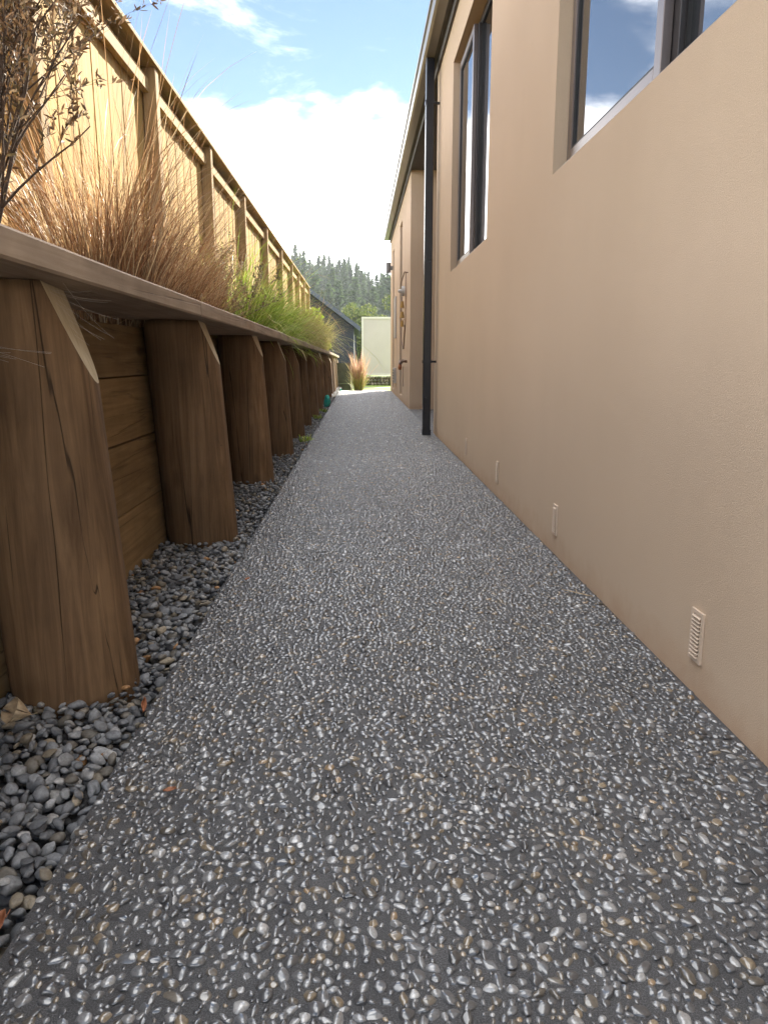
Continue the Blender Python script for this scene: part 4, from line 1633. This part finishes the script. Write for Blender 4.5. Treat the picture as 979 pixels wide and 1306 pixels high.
def conifer_mesh(seed, hh, rad):
    rg = np.random.default_rng(seed)
    Vs, Fs, Cs, b0 = [], [], [], 0
    levels = 22
    for l in range(levels):
        t = l / (levels - 1)
        z = hh * (0.10 + 0.89 * t)
        rr = rad * (1 - t) ** 0.72 * rg.uniform(0.8, 1.15) + 0.16
        nb = int(10 - 5 * t)
        for q in range(nb):
            a = 2 * math.pi * (q + rg.uniform(-0.35, 0.35)) / nb + l
            ln = rr * rg.uniform(0.6, 1.15)
            ca, sa = math.cos(a), math.sin(a)
            up_ = rg.uniform(-0.05, 0.45)
            m = 5
            for s in range(m):
                f_ = (s + rg.uniform(0.2, 1.0)) / m
                c = np.array([ca * ln * f_, sa * ln * f_, z + up_ * ln * f_])
                d1 = np.array([ca + rg.normal() * 0.5, sa + rg.normal() * 0.5, 0.5 + rg.normal() * 0.5]) * 0.40 * (1.15 - 0.4 * t)
                d2 = np.array([-sa + rg.normal() * 0.4, ca + rg.normal() * 0.4, rg.normal() * 0.5]) * 0.24
                Vs.append(np.stack([c - d1, c - d2, c + d1, c + d2]))
                Fs.append(np.arange(4) + b0)
                b0 += 4
                g_ = rg.uniform(0.65, 1.4)
                Cs.append(np.tile(np.array([0.075, 0.115, 0.043]) * g_, (4, 1)))
    V, Fc, C = np.concatenate(Vs), np.array(Fs), np.concatenate(Cs)
    # slender trunk
    tv = []
    for zz, r_ in ((0, 0.2), (hh * 0.5, 0.12), (hh * 0.97, 0.02)):
        for q in range(5):
            tv.append((r_ * math.cos(q * 1.2566), r_ * math.sin(q * 1.2566), zz))
    tf = [[i * 5 + q, i * 5 + (q + 1) % 5, (i + 1) * 5 + (q + 1) % 5, (i + 1) * 5 + q] for i in range(2) for q in range(5)]
    n0 = len(V)
    V = np.concatenate([V, np.array(tv)])
    Fc = np.concatenate([Fc, np.array(tf) + n0])
    C = np.concatenate([C, np.tile([0.08, 0.06, 0.045], (len(tv), 1))])
    me = mesh_np('conifer', V, Fc, C, smooth=False)
    me.materials.append(M_FOL)
    return me


con = [conifer_mesh(300 + k, 8.6 + 0.75 * k, 1.45 + 0.15 * (k % 3)) for k in range(6)]
rc = random.Random(12)
count = 0
row_y = 128.0
while row_y < 232:
    half = row_y * 0.085
    xc = -row_y * 0.027
    x = xc - half + rc.uniform(0, 2)
    while x < xc + half:
        xx, yy = x + rc.uniform(-0.7, 0.7), row_y + rc.uniform(-2, 2)
        o = bpy.data.objects.new('conifer', con[rc.randrange(6)])
        COL.objects.link(o)
        s = rc.uniform(0.75, 1.12)
        o.scale = (s * rc.uniform(0.9, 1.15), s * rc.uniform(0.9, 1.15), s)
        o.rotation_euler = (rc.uniform(-0.03, 0.03), rc.uniform(-0.03, 0.03), rc.uniform(0, 6.28))
        o.location = (xx, yy, hill_z(xx, yy) - 0.3)
        tag(o, 'slender dark conifer in the plantation on the far hillside', 'tree', 'conifers on the far hillside')
        count += 1
        x += rc.uniform(1.25, 1.85)
    row_y += 7.6
print('conifers', count)


# ------------------------------------------------------------------ air
HAZE_TOP = 2.0 + max((o.location.z + 12.5 * o.scale.z) for o in bpy.data.objects if o.name.startswith('conifer'))
print('haze top', HAZE_TOP)
bm = bmesh.new()
add_box(bm, -306, 306, -66, 428, -1.9, HAZE_TOP)
hz = bm_obj('haze', bm)
hm = bpy.data.materials.new('haze_air')
hm.use_nodes = True
hm.node_tree.nodes.clear()
hv = nd(hm.node_tree, 'ShaderNodeVolumePrincipled')
hv.inputs['Color'].default_value = (0.90, 0.94, 1.0, 1)
hv.inputs['Density'].default_value = 0.0006
hv.inputs['Anisotropy'].default_value = 0.0
ho = nd(hm.node_tree, 'ShaderNodeOutputMaterial')
hm.node_tree.links.new(hv.outputs[0], ho.inputs['Volume'])
hz.data.materials.append(hm)
tag(hz, kind='stuff')
